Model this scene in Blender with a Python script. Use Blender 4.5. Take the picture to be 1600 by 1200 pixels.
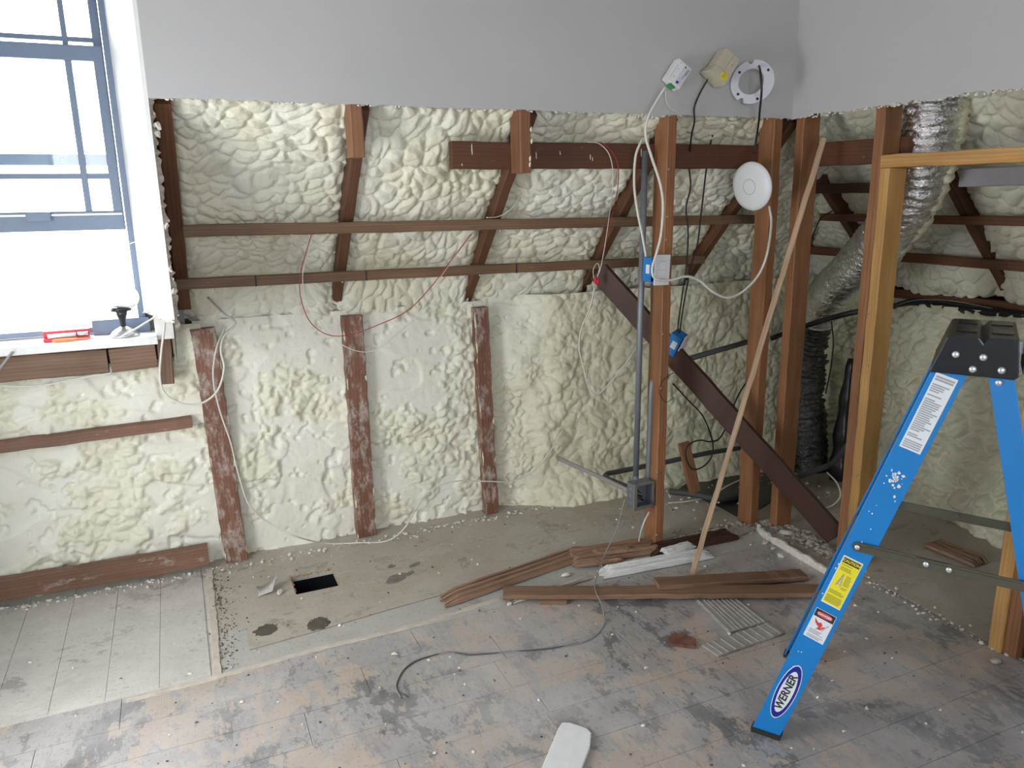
import bpy, bmesh, math, random
import numpy as np
from mathutils import Vector, Matrix

# ------------------------------------------------------------------ camera, light, exposure
for o in list(bpy.data.objects):
    bpy.data.objects.remove(o)
SC = bpy.context.scene
COL = SC.collection
random.seed(7)
EYE = np.array([0.0, 0.0, 1.5])
FPX, PITCH, YAW, ROLL = 1200.0, math.radians(13.6), math.radians(23.5), math.radians(0.9)
_f = np.array([math.sin(YAW)*math.cos(PITCH), math.cos(YAW)*math.cos(PITCH), -math.sin(PITCH)])
_r0 = np.array([math.cos(YAW), -math.sin(YAW), 0.0])
_u0 = np.cross(_r0, _f)
_r = math.cos(ROLL)*_r0 - math.sin(ROLL)*_u0
_u = math.sin(ROLL)*_r0 + math.cos(ROLL)*_u0
camd = bpy.data.cameras.new('camera')
camd.sensor_width = 36.0
camd.lens = 36.0*FPX/1600.0
camd.clip_start = 0.02
cam = bpy.data.objects.new('camera', camd)
cam.matrix_world = Matrix(((_r[0], _u[0], -_f[0], EYE[0]), (_r[1], _u[1], -_f[1], EYE[1]),
                           (_r[2], _u[2], -_f[2], EYE[2]), (0, 0, 0, 1)))
COL.objects.link(cam)
SC.camera = cam

world = bpy.data.worlds.new('overcast_sky')
SC.world = world
world.use_nodes = True
bg = world.node_tree.nodes['Background']
bg.inputs['Color'].default_value = (0.97, 0.985, 1.0, 1)
bg.inputs['Strength'].default_value = 3.0
def portal(name, loc, rot, sx, sy):
    d = bpy.data.lights.new(name, 'AREA')
    d.shape = 'RECTANGLE'; d.size = sx; d.size_y = sy
    d.cycles.is_portal = True
    o = bpy.data.objects.new(name, d); o.location = loc; o.rotation_euler = rot
    COL.objects.link(o)
portal('daylight_portal', (-0.73, 3.42, 1.72), (math.radians(-90), 0, 0), 1.25, 1.42)
portal('daylight_portal', (-1.10, 1.80, 1.00), (0, math.radians(-90), 0), 1.3, 1.0)
portal('daylight_portal', (-0.25, -2.40, 1.50), (math.radians(90), 0, 0), 1.5, 1.3)
SC.view_settings.view_transform = 'Standard'
SC.view_settings.look = 'None'
SC.view_settings.exposure = 1.97
SC.view_settings.gamma = 1.0
SC.view_settings.use_curve_mapping = False
SC.cycles.use_denoising = True
SC.cycles.max_bounces = 7
SC.cycles.diffuse_bounces = 4
SC.cycles.adaptive_threshold = 0.04

# ------------------------------------------------------------------ helpers
def px(x, y, ax, v):
    """the point where the sight line of pixel (x, y) meets the plane axis=v"""
    d = _f + (x-800)/FPX*_r - (y-600)/FPX*_u
    t = (v-EYE[ax])/d[ax]
    return EYE + t*d
def onX(x, y, v): return px(x, y, 0, v)
def onY(x, y, v): return px(x, y, 1, v)
def onZ(x, y, v=0.0): return px(x, y, 2, v)

def link(o, parent=None):
    COL.objects.link(o)
    if parent is not None:
        o.parent = parent
    return o
def tag(o, label=None, cat=None, group=None, kind=None):
    if label: o['label'] = label
    if cat: o['category'] = cat
    if group: o['group'] = group
    if kind: o['kind'] = kind
    return o
def empty(name, loc=(0, 0, 0), rz=0.0, label=None, cat=None, group=None):
    o = bpy.data.objects.new(name, None)
    o.empty_display_size = 0.05
    o.location = loc; o.rotation_euler = (0, 0, rz)
    link(o)
    return tag(o, label, cat, group)

class MB:
    def __init__(s): s.v = []; s.f = []
    def add(s, vs, fs):
        b = len(s.v); s.v += [tuple(map(float, p)) for p in vs]; s.f += [tuple(b+i for i in f) for f in fs]
        return s
    def box(s, lo, hi, M=None):
        (a, b, c), (d, e, f) = lo, hi
        vs = [(a, b, c), (d, b, c), (d, e, c), (a, e, c), (a, b, f), (d, b, f), (d, e, f), (a, e, f)]
        if M is not None: vs = [tuple(M @ Vector(p)) for p in vs]
        return s.add(vs, [(0, 3, 2, 1), (4, 5, 6, 7), (0, 1, 5, 4), (1, 2, 6, 5), (2, 3, 7, 6), (3, 0, 4, 7)])
    def hexa(s, bottom, top):
        return s.add(list(bottom)+list(top), [(0, 3, 2, 1), (4, 5, 6, 7), (0, 1, 5, 4), (1, 2, 6, 5), (2, 3, 7, 6), (3, 0, 4, 7)])
    def prism(s, poly, n0, n1, M=None):
        """poly: list of (a, b); extruded along local y from n0 to n1: point = (a, n, b)"""
        k = len(poly)
        vs = [(a, n0, b) for a, b in poly]+[(a, n1, b) for a, b in poly]
        if M is not None: vs = [tuple(M @ Vector(p)) for p in vs]
        fs = [tuple(range(k)), tuple(reversed(range(k, 2*k)))]
        fs += [(i, i+k, (i+1) % k+k, (i+1) % k) for i in range(k)]
        return s.add(vs, fs)
    def tube(s, pts, r, n=8, cap=True):
        P = [Vector(map(float, p)) for p in pts]
        m = len(P); rr = r if hasattr(r, '__len__') else [r]*m
        rings = []; prev = None
        for i in range(m):
            t = (P[min(i+1, m-1)]-P[max(i-1, 0)]).normalized()
            if prev is None:
                a = Vector((0, 0, 1)) if abs(t.z) < 0.9 else Vector((1, 0, 0))
                x = t.cross(a).normalized()
            else:
                x = (prev - t*prev.dot(t))
                x = x.normalized() if x.length > 1e-6 else t.orthogonal().normalized()
            prev = x; y = t.cross(x)
            rings.append([P[i]+(x*math.cos(2*math.pi*k/n)+y*math.sin(2*math.pi*k/n))*rr[i] for k in range(n)])
        vs = [p for g in rings for p in g]
        fs = [(i*n+k, i*n+(k+1) % n, (i+1)*n+(k+1) % n, (i+1)*n+k) for i in range(m-1) for k in range(n)]
        if cap: fs += [tuple(reversed(range(n))), tuple(range((m-1)*n, m*n))]
        return s.add(vs, fs)
    def lathe(s, prof, n=32, M=None):
        """prof: list of (r, z), turned about local z"""
        vs = []; fs = []; m = len(prof)
        for r, z in prof:
            for k in range(n):
                a = 2*math.pi*k/n
                vs.append((r*math.cos(a), r*math.sin(a), z))
        for i in range(m-1):
            for k in range(n):
                fs.append((i*n+k, i*n+(k+1) % n, (i+1)*n+(k+1) % n, (i+1)*n+k))
        if prof[0][0] > 1e-5: fs.append(tuple(reversed(range(n))))
        if prof[-1][0] > 1e-5: fs.append(tuple(range((m-1)*n, m*n)))
        if M is not None: vs = [tuple(M @ Vector(p)) for p in vs]
        return s.add(vs, fs)
    def chunk(s, c, r, sq=1.0, rng=random):
        """an uneven broken lump of 20 triangles"""
        vs = []
        ph = (1+5**0.5)/2
        base = [(-1, ph, 0), (1, ph, 0), (-1, -ph, 0), (1, -ph, 0), (0, -1, ph), (0, 1, ph), (0, -1, -ph), (0, 1, -ph), (ph, 0, -1), (ph, 0, 1), (-ph, 0, -1), (-ph, 0, 1)]
        a = rng.uniform(0, 6.28); ca, sa = math.cos(a), math.sin(a)
        st = rng.uniform(0.6, 1.5)
        for x, y, z in base:
            k = r/1.9*rng.uniform(0.6, 1.3)
            x, y = x*st*k, y*k/st**0.5
            vs.append((c[0]+x*ca-y*sa, c[1]+x*sa+y*ca, c[2]+z*k*sq))
        return s.add(vs, [(0, 11, 5), (0, 5, 1), (0, 1, 7), (0, 7, 10), (0, 10, 11), (1, 5, 9), (5, 11, 4), (11, 10, 2), (10, 7, 6), (7, 1, 8), (3, 9, 4), (3, 4, 2), (3, 2, 6), (3, 6, 8), (3, 8, 9), (4, 9, 5), (2, 4, 11), (6, 2, 10), (8, 6, 7), (9, 8, 1)])
    def mesh(s, name, mat, smooth=False):
        me = bpy.data.meshes.new(name)
        me.from_pydata(s.v, [], s.f)
        me.validate(clean_customdata=False)
        if smooth is True:
            me.polygons.foreach_set('use_smooth', [True]*len(me.polygons))
        me.materials.append(mat)
        me.update()
        return me
    def build(s, name, mat, parent=None, smooth=False, bevel=0.0, auto=False):
        me = s.mesh(name, mat, smooth)
        bm = bmesh.new(); bm.from_mesh(me)
        bmesh.ops.recalc_face_normals(bm, faces=bm.faces)
        if bevel > 0:
            es = [e for e in bm.edges if len(e.link_faces) == 2 and e.calc_face_angle(0) > 0.5]
            bmesh.ops.bevel(bm, geom=es, offset=bevel, segments=2, profile=0.6, affect='EDGES', clamp_overlap=True)
        if auto:
            for e in bm.edges:
                e.smooth = not (len(e.link_faces) == 2 and e.calc_face_angle(0) > 0.6)
            for f in bm.faces: f.smooth = True
        bm.to_mesh(me); bm.free()
        return link(bpy.data.objects.new(name, me), parent)

def spline(pts, sub=8):
    P = [np.array(p, float) for p in pts]
    if len(P) < 3: return P
    Q = [2*P[0]-P[1]]+P+[2*P[-1]-P[-2]]
    out = []
    for i in range(1, len(Q)-2):
        a, b, c, d = Q[i-1:i+3]
        for k in range(sub):
            t = k/sub
            out.append(0.5*((2*b)+(-a+c)*t+(2*a-5*b+4*c-d)*t*t+(-a+3*b-3*c+d)*t**3))
    out.append(P[-1])
    return out

# ------------------------------------------------------------------ materials
def newmat(name):
    m = bpy.data.materials.new(name); m.use_nodes = True
    nt = m.node_tree; b = nt.nodes['Principled BSDF']
    return m, nt, b
def nd(nt, t, **kw):
    n = nt.nodes.new(t)
    for k, v in kw.items():
        if k in n.inputs.keys(): n.inputs[k].default_value = v
        else: setattr(n, k, v)
    return n
def ramp(nt, fac, stops):
    n = nt.nodes.new('ShaderNodeValToRGB')
    el = n.color_ramp.elements
    while len(el) < len(stops): el.new(0.5)
    for e, (p, c) in zip(el, stops):
        e.position = p; e.color = (c[0], c[1], c[2], 1) if hasattr(c, '__len__') else (c, c, c, 1)
    nt.links.new(fac, n.inputs['Fac'])
    return n.outputs['Color']
def mix(nt, fac, a, b, mode='MIX'):
    n = nt.nodes.new('ShaderNodeMix'); n.data_type = 'RGBA'; n.blend_type = mode
    for i, v in ((0, fac), (6, a), (7, b)):
        if hasattr(v, 'is_output') or isinstance(v, bpy.types.NodeSocket): nt.links.new(v, n.inputs[i])
        elif i == 0: n.inputs[0].default_value = v
        else: n.inputs[i].default_value = (v[0], v[1], v[2], 1)
    return n.outputs[2]
def coords(nt, scale=(1, 1, 1), world=False, rnd=False):
    if world:
        src = nt.nodes.new('ShaderNodeNewGeometry').outputs['Position']
    else:
        src = nt.nodes.new('ShaderNodeTexCoord').outputs['Object']
    if rnd:
        oi = nt.nodes.new('ShaderNodeObjectInfo')
        mu = nd(nt, 'ShaderNodeVectorMath', operation='MULTIPLY_ADD')
        nt.links.new(oi.outputs['Random'], mu.inputs[0]); mu.inputs[1].default_value = (37, 17, 29)
        nt.links.new(src, mu.inputs[2]); src = mu.outputs[0]
    mp = nd(nt, 'ShaderNodeMapping'); mp.inputs['Scale'].default_value = scale
    nt.links.new(src, mp.inputs['Vector'])
    return mp.outputs['Vector']
def noise(nt, vec, scale, detail=4.0, rough=0.55, dist=0.0):
    n = nd(nt, 'ShaderNodeTexNoise', Scale=scale, Detail=detail, Roughness=rough, Distortion=dist)
    nt.links.new(vec, n.inputs['Vector'])
    return n.outputs['Fac']
def bump(nt, bsdf, h, strength=0.3, dist=0.004):
    n = nd(nt, 'ShaderNodeBump', Strength=strength, Distance=dist)
    nt.links.new(h, n.inputs['Height']); nt.links.new(n.outputs['Normal'], bsdf.inputs['Normal'])
def plain(name, col, rough=0.5, metal=0.0, var=0.06, bmp=0.0, scale=40):
    m, nt, b = newmat(name)
    v = coords(nt)
    n = noise(nt, v, scale, 3)
    c = ramp(nt, n, [(0.25, tuple(x*(1-var) for x in col)), (0.75, tuple(min(1, x*(1+var)) for x in col))])
    nt.links.new(c, b.inputs['Base Color'])
    b.inputs['Roughness'].default_value = rough; b.inputs['Metallic'].default_value = metal
    if bmp: bump(nt, b, n, bmp, 0.002)
    return m
def wood(name, dark, light, rough=0.6, grain=1.0, spray=0.0, spraycol=(0.62, 0.58, 0.50)):
    m, nt, b = newmat(name)
    v = coords(nt, (1.2, 14*grain, 14*grain), rnd=True)
    n1 = noise(nt, v, 2.2, 5, 0.6, 0.6)
    w = nd(nt, 'ShaderNodeTexWave', Scale=1.6, Distortion=5.0, Detail=3.0)
    w.bands_direction = 'Y'; w.inputs['Detail Scale'].default_value = 1.2
    nt.links.new(v, w.inputs['Vector'])
    mx = nd(nt, 'ShaderNodeMath', operation='MULTIPLY_ADD'); mx.inputs[1].default_value = 0.24
    nt.links.new(w.outputs['Fac'], mx.inputs[0])
    m2 = nd(nt, 'ShaderNodeMath', operation='MULTIPLY'); m2.inputs[1].default_value = 0.95
    nt.links.new(n1, m2.inputs[0]); nt.links.new(m2.outputs[0], mx.inputs[2])
    mid = tuple((a+c)/2 for a, c in zip(dark, light))
    c = ramp(nt, mx.outputs[0], [(0.15, dark), (0.5, mid), (0.85, light)])
    lo = noise(nt, coords(nt, (1, 1, 1), rnd=True), 3.0, 2)
    c = mix(nt, ramp(nt, lo, [(0.35, 0.0), (0.75, 0.45)]), c, tuple(x*0.6 for x in dark))
    if spray > 0:
        s1 = noise(nt, coords(nt, (7, 16, 16), rnd=True), 1.6, 8, 0.72)
        f = ramp(nt, s1, [(0.66-0.28*spray, 0.0), (0.80-0.22*spray, 0.85)])
        c = mix(nt, f, c, spraycol)
    nt.links.new(c, b.inputs['Base Color'])
    b.inputs['Roughness'].default_value = rough
    bump(nt, b, mx.outputs[0], 0.25, 0.002)
    return m

M = {}
M['red'] = wood('red_brown_timber', (0.085, 0.031, 0.014), (0.21, 0.086, 0.040))
M['stub'] = wood('stub_timber', (0.18, 0.076, 0.034), (0.34, 0.160, 0.078))
M['stud'] = wood('stud_timber', (0.18, 0.075, 0.030), (0.38, 0.175, 0.078))
M['beam'] = wood('stained_beam', (0.078, 0.029, 0.014), (0.145, 0.056, 0.027), spray=0.03)
M['brace'] = wood('dark_brace', (0.045, 0.017, 0.011), (0.075, 0.029, 0.018))
M['batten'] = wood('batten_timber', (0.10, 0.053, 0.028), (0.25, 0.148, 0.084), grain=1.4, spray=0.05)
M['rafter'] = wood('rafter_timber', (0.075, 0.032, 0.016), (0.20, 0.090, 0.046), grain=1.2)
M['sprayed'] = wood('foam_dusted_timber', (0.13, 0.054, 0.034), (0.26, 0.120, 0.076), spray=0.62, spraycol=(0.55, 0.51, 0.46))
M['sprayed2'] = wood('foam_dusted_plate', (0.14, 0.066, 0.042), (0.26, 0.140, 0.090), spray=0.25, spraycol=(0.50, 0.46, 0.40))
M['yellow'] = wood('yellow_pine', (0.38, 0.19, 0.055), (0.62, 0.36, 0.125))
M['olive'] = wood('brown_jack', (0.20, 0.095, 0.025), (0.36, 0.18, 0.055))
M['lath'] = wood('raw_lath', (0.30, 0.185, 0.105), (0.58, 0.41, 0.27))
M['oldboard'] = wood('old_board', (0.12, 0.064, 0.037), (0.31, 0.185, 0.115), grain=1.3)
M['splinter'] = wood('splintered_board', (0.15, 0.078, 0.048), (0.42, 0.265, 0.175), grain=2.0)
M['roughsill'] = wood('rough_sill', (0.105, 0.056, 0.033), (0.26, 0.155, 0.096))

def m_drywall():
    m, nt, b = newmat('painted_drywall')
    v = coords(nt, world=True)
    n = noise(nt, v, 3.0, 4)
    c = ramp(nt, n, [(0.3, (0.475, 0.475, 0.478)), (0.7, (0.505, 0.50, 0.50))])
    nt.links.new(c, b.inputs['Base Color']); b.inputs['Roughness'].default_value = 0.75
    bump(nt, b, noise(nt, v, 160, 3), 0.06, 0.002)
    return m
M['drywall'] = m_drywall()
M['gypsum'] = plain('torn_gypsum', (0.70, 0.67, 0.60), 0.9, var=0.15, bmp=0.6, scale=60)
M['rubble'] = plain('plaster_rubble', (0.40, 0.36, 0.31), 0.95, var=0.35, bmp=0.5, scale=50)
M['white_paint'] = plain('white_paint', (0.78, 0.79, 0.78), 0.55, var=0.05)

def m_foam():
    m, nt, b = newmat('spray_foam')
    at = nd(nt, 'ShaderNodeAttribute'); at.attribute_name = 'cut'
    v = coords(nt, world=True)
    n = noise(nt, v, 9.0, 4)
    skin = ramp(nt, n, [(0.3, (0.655, 0.635, 0.455)), (0.55, (0.735, 0.72, 0.545)), (0.8, (0.80, 0.785, 0.625))])
    cut = ramp(nt, noise(nt, v, 6.0, 5), [(0.3, (0.78, 0.775, 0.665)), (0.7, (0.86, 0.86, 0.77))])
    c = mix(nt, at.outputs['Fac'], skin, cut)
    nt.links.new(c, b.inputs['Base Color'])
    b.inputs['Roughness'].default_value = 0.72
    bump(nt, b, mix(nt, 0.5, noise(nt, v, 130, 5, 0.65), noise(nt, v, 38, 6, 0.6)), 0.55, 0.006)
    return m
M['foam'] = m_foam()

def m_floor(name, glue, dark, bare, pale, kd=0.5, kb=0.5, comb=0.3, rough=0.45, st=(7.0, 2.2, 5.0)):
    """old adhesive over boards: glue film, dark worn areas, bare tan wood and pale dust, each with its own ragged outline"""
    m, nt, b = newmat(name)
    v = coords(nt, world=True); vs = coords(nt, st, world=True)
    streak = noise(nt, vs, 2.6, 9, 0.72, 0.3)
    n1 = noise(nt, v, 3.1, 10, 0.68, 0.25)
    n2 = noise(nt, v, 4.3, 10, 0.70, 0.6)
    fine = noise(nt, v, 70, 5, 0.72)
    def mixv(a_, b_, k):
        q = nd(nt, 'ShaderNodeMath', operation='MULTIPLY_ADD'); nt.links.new(a_, q.inputs[0]); q.inputs[1].default_value = 1-k
        q2 = nd(nt, 'ShaderNodeMath', operation='MULTIPLY'); nt.links.new(b_, q2.inputs[0]); q2.inputs[1].default_value = k
        nt.links.new(q2.outputs[0], q.inputs[2]); return q.outputs[0]
    c = mix(nt, ramp(nt, mixv(streak, n2, 0.35), [(0.40, 0.0), (0.62, 1.0)]), glue, tuple(x*1.22 for x in glue))
    t = 0.62-0.14*kd
    c = mix(nt, ramp(nt, mixv(n2, streak, 0.45), [(t, 0.0), (t+0.022, 0.85)]), c, dark)
    t = 0.63-0.14*kb
    c = mix(nt, ramp(nt, mixv(n1, streak, 0.40), [(t, 0.0), (t+0.015, 0.9)]), c, bare)
    dust = noise(nt, v, 1.7, 8, 0.66)
    c = mix(nt, ramp(nt, dust, [(0.40, 0.0), (0.66, 0.62)]), c, pale)
    c = mix(nt, ramp(nt, fine, [(0.30, 0.5), (0.44, 0.0)]), c, tuple(x*0.5 for x in dark))
    nt.links.new(c, b.inputs['Base Color'])
    nt.links.new(ramp(nt, streak, [(0.3, rough-0.10), (0.7, rough+0.15)]), b.inputs['Roughness'])
    wv = nd(nt, 'ShaderNodeTexWave', Scale=75.0, Distortion=9.0, Detail=1.0)
    wv.bands_direction = 'X'; wv.inputs['Detail Scale'].default_value = 0.12
    nt.links.new(v, wv.inputs['Vector'])
    area = ramp(nt, noise(nt, v, 2.0, 2), [(0.50, 0.0), (0.56, comb)])
    h2 = mix(nt, 0.5, mix(nt, area, fine, wv.outputs['Fac']), streak)
    bump(nt, b, h2, 0.45, 0.003)
    return m
M['floor'] = m_floor('glue_stained_floor', (0.335, 0.32, 0.31), (0.135, 0.135, 0.14), (0.48, 0.395, 0.325), (0.58, 0.57, 0.565), 0.80, 0.84, 0.7, 0.30)
M['lino'] = m_floor('dusty_boards', (0.50, 0.485, 0.45), (0.33, 0.32, 0.30), (0.60, 0.58, 0.53), (0.68, 0.66, 0.62), 0.55, 0.65, 0.3, 0.45, (3.0, 6.0, 5.0))
M['plat'] = m_floor('dusty_plywood', (0.40, 0.355, 0.29), (0.27, 0.235, 0.19), (0.47, 0.435, 0.375), (0.55, 0.525, 0.475), 0.55, 0.70, 0.0, 0.6, (2.2, 4.0, 4.0))
M['plat_grey'] = m_floor('grey_plywood', (0.40, 0.395, 0.365), (0.27, 0.265, 0.245), (0.46, 0.44, 0.40), (0.54, 0.53, 0.50), 0.5, 0.4, 0.2, 0.55, (3.0, 5.0, 4.0))
M['dirt'] = plain('brown_dirt', (0.13, 0.095, 0.07), 0.9, var=0.5)
M['stain'] = plain('oil_stain', (0.10, 0.085, 0.065), 0.6, var=0.4, scale=25)
M['black_void'] = plain('dark_cavity', (0.012, 0.014, 0.02), 0.9)  # black lining stands for the darkness inside the floor hole and crack
M['sheath'] = plain('roof_sheathing', (0.22, 0.17, 0.12), 0.9)
M['frame_blue'] = plain('slate_window_metal', (0.15, 0.20, 0.29), 0.4, var=0.04)
M['ladder_blue'] = plain('blue_fibreglass', (0.006, 0.19, 0.53), 0.38, var=0.05, scale=8)
M['black_plastic'] = plain('black_plastic', (0.012, 0.014, 0.018), 0.28, var=0.2)
M['black_cable'] = plain('black_cable', (0.012, 0.012, 0.013), 0.5)
M['shade_fill'] = plain('shade_black', (0.015, 0.015, 0.017), 0.3, bmp=0.5)
M['grey_cable'] = plain('grey_sheath', (0.30, 0.29, 0.28), 0.6)
M['pipe'] = plain('grey_conduit', (0.20, 0.22, 0.25), 0.45, metal=0.35)
M['pipe_dark'] = plain('dark_conduit', (0.075, 0.078, 0.082), 0.6)
M['steel'] = plain('zinc_steel', (0.45, 0.46, 0.44), 0.38, metal=0.85)
M['bar'] = plain('olive_zinc_bar', (0.13, 0.13, 0.095), 0.4, metal=0.6)
M['rivet'] = plain('bright_rivet', (0.72, 0.73, 0.74), 0.3, metal=0.7)
M['white_cable'] = plain('white_cable', (0.68, 0.66, 0.60), 0.5)
M['white_plastic'] = plain('white_plastic', (0.74, 0.75, 0.76), 0.4, var=0.02)
M['grey_plastic'] = plain('pale_grey_plastic', (0.60, 0.60, 0.66), 0.45, var=0.03)
M['beige'] = plain('beige_plastic', (0.50, 0.47, 0.35), 0.5, var=0.04)
M['blue_plastic'] = plain('blue_box_plastic', (0.015, 0.20, 0.55), 0.45, var=0.05)
M['red_wire'] = plain('red_wire', (0.36, 0.04, 0.045), 0.5)
M['red_plastic'] = plain('red_plastic', (0.65, 0.03, 0.05), 0.4)
M['orange'] = plain('orange_plastic', (0.75, 0.30, 0.10), 0.5)
M['green'] = plain('green_terminal', (0.03, 0.28, 0.08), 0.5)
M['ink'] = plain('black_ink', (0.02, 0.02, 0.022), 0.6)
M['grey_ink'] = plain('grey_ink', (0.34, 0.36, 0.40), 0.6)
M['paper'] = plain('white_label', (0.70, 0.74, 0.78), 0.5, var=0.02)
M['yellow_label'] = plain('yellow_label', (0.78, 0.70, 0.02), 0.45, var=0.03)
M['navy'] = plain('navy_print', (0.008, 0.02, 0.27), 0.4)
M['red_ink'] = plain('red_print', (0.62, 0.05, 0.06), 0.5)
M['silver'] = plain('satin_silver', (0.6, 0.6, 0.62), 0.3, metal=0.8)
M['bulb'] = plain('opal_glass', (0.80, 0.82, 0.80), 0.25)
M['rubber'] = plain('black_rubber', (0.02, 0.02, 0.022), 0.7)
M['flooring_bit'] = plain('grey_ribbed_tile', (0.36, 0.34, 0.315), 0.7, var=0.15, scale=30)
def m_foil(name='crinkled_foil', lo=(0.70, 0.70, 0.71), hi=(0.93, 0.93, 0.94)):
    m, nt, b = newmat(name)
    v = coords(nt, (1, 1, 1), world=True)
    n = noise(nt, coords(nt, (18, 18, 60), world=True), 1.5, 5, 0.6, 1.2)
    n2 = noise(nt, v, 45, 4, 0.6, 1.0)
    c = ramp(nt, n2, [(0.3, lo), (0.7, hi)])
    nt.links.new(c, b.inputs['Base Color'])
    b.inputs['Metallic'].default_value = 1.0; b.inputs['Roughness'].default_value = 0.16
    bump(nt, b, mix(nt, 0.5, n, n2), 0.9, 0.012)
    return m
M['foil'] = m_foil()
M['shaded_foil'] = m_foil('shaded_foil', (0.05, 0.05, 0.052), (0.16, 0.16, 0.165))  # same foil, the dark room it reflects put into its colour
def m_glass():
    m, nt, b = newmat('window_glass')
    nt.nodes.remove(b)
    tr = nd(nt, 'ShaderNodeBsdfTransparent'); gl = nd(nt, 'ShaderNodeBsdfGlossy', Roughness=0.02)
    n = noise(nt, coords(nt), 2.0, 2)
    nt.links.new(ramp(nt, n, [(0.3, (0.95, 0.97, 0.97)), (0.7, (0.97, 0.99, 0.98))]), tr.inputs['Color'])
    fr = nd(nt, 'ShaderNodeFresnel', IOR=1.45)
    mx = nd(nt, 'ShaderNodeMixShader')
    nt.links.new(fr.outputs[0], mx.inputs[0]); nt.links.new(tr.outputs[0], mx.inputs[1]); nt.links.new(gl.outputs[0], mx.inputs[2])
    nt.links.new(mx.outputs[0], nt.nodes['Material Output'].inputs['Surface'])
    return m
M['glass'] = m_glass()
M['leaf'] = plain('pale_leaf', (0.10, 0.22, 0.09), 0.6, var=0.3)

# ------------------------------------------------------------------ numpy noise for the foam
def _h(ix, iy, s):
    n = (ix.astype(np.int64)*374761393 + iy.astype(np.int64)*668265263 + s*1442695041) & 0xffffffff
    n = ((n ^ (n >> 13))*1274126177) & 0xffffffff
    n = n ^ (n >> 16)
    return (n & 0xffffff)/float(0xffffff)
def vnoise(u, v, s):
    iu, iv = np.floor(u), np.floor(v); a, b = u-iu, v-iv
    a = a*a*a*(a*(a*6-15)+10); b = b*b*b*(b*(b*6-15)+10)
    return (_h(iu, iv, s)*(1-a)+_h(iu+1, iv, s)*a)*(1-b)+(_h(iu, iv+1, s)*(1-a)+_h(iu+1, iv+1, s)*a)*b
def fbm(u, v, s, o=4):
    r = 0; a = 0.5
    for k in range(o):
        r = r + a*vnoise(u*2**k, v*2**k, s+k*17); a *= 0.5
    return r/(1-0.5**o)
def pillow(u, v, s):
    """round overlapping lobes: 1 at a lobe's middle, 0 in the creases"""
    iu, iv = np.floor(u), np.floor(v)
    best = np.full(u.shape, 9.0); sec = np.full(u.shape, 9.0); hid = np.zeros(u.shape)
    for di in (-1, 0, 1):
        for dj in (-1, 0, 1):
            cu, cv = iu+di, iv+dj
            d = np.hypot(cu+_h(cu, cv, s)-u, cv+_h(cu, cv, s+5)-v)
            nw = d < best
            sec = np.where(nw, best, np.minimum(sec, d))
            hid = np.where(nw, _h(cu, cv, s+9), hid)
            best = np.minimum(best, d)
    return np.sqrt(np.clip(1-best**2*0.9, 0, 1))*(0.7+0.3*hid), np.clip((sec-best)*2.2, 0, 1)
def sstep(a, b, x):
    t = np.clip((x-a)/(b-a), 0, 1); return t*t*(3-2*t)

def lobes(U, V, s, su=0.075, sv=0.06):
    wu = U + 0.11*(fbm(U*6, V*6, s+1, 4)-0.5); wv = V + 0.11*(fbm(U*6, V*6, s+2, 4)-0.5)
    p1, e1 = pillow(wu/su, wv/sv, s)
    wu2 = wu + 0.045*(fbm(U*16, V*16, s+3, 3)-0.5); wv2 = wv + 0.045*(fbm(U*16, V*16, s+4, 3)-0.5)
    p2, e2 = pillow(wu2/(su*0.48), wv2/(sv*0.48), s+31)
    p3, e3 = pillow(wu2/(su*0.24), wv2/(sv*0.20), s+57)
    p4, e4 = pillow((wu2+0.5*wv2)/(su*0.11), wv2/(sv*0.11), s+67)
    big = fbm(U*3.5, V*3.5, s+70, 2)
    amp = 0.35+1.1*fbm(U*4, V*4, s+90, 2)
    am2 = sstep(0.35, 0.7, fbm(U*7, V*7, s+95, 2))
    return 0.045*(big-0.5) + 0.85*amp*(0.022*p1*np.sqrt(e1+0.02) + 0.016*p2*(0.4+0.6*np.sqrt(e1)) + (0.004+0.007*am2)*p3) + 0.0018*p4
def skin(U, V, s):
    wu = U + 0.06*(fbm(U*6, V*6, s+1, 3)-0.5); wv = V + 0.06*(fbm(U*6, V*6, s+2, 3)-0.5)
    p1, e1 = pillow(wu/0.11, wv/0.13, s)
    p2, e2 = pillow((wu+0.4*wv)/0.030, (wv-0.2*wu)/0.026, s+11)
    am = sstep(0.3, 0.65, fbm(U*5, V*5, s+40, 3))
    p3, e3 = pillow(wu/0.055, wv/0.048, s+13)
    return 0.07*(fbm(U*3, V*3, s+7, 3)-0.5)+0.018*p1*(0.4+0.6*e1)+0.010*p3*(0.3+0.7*e3)+(0.0045+0.0085*am)*p2+0.003*fbm(U*60, V*60, s+8, 2)
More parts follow.
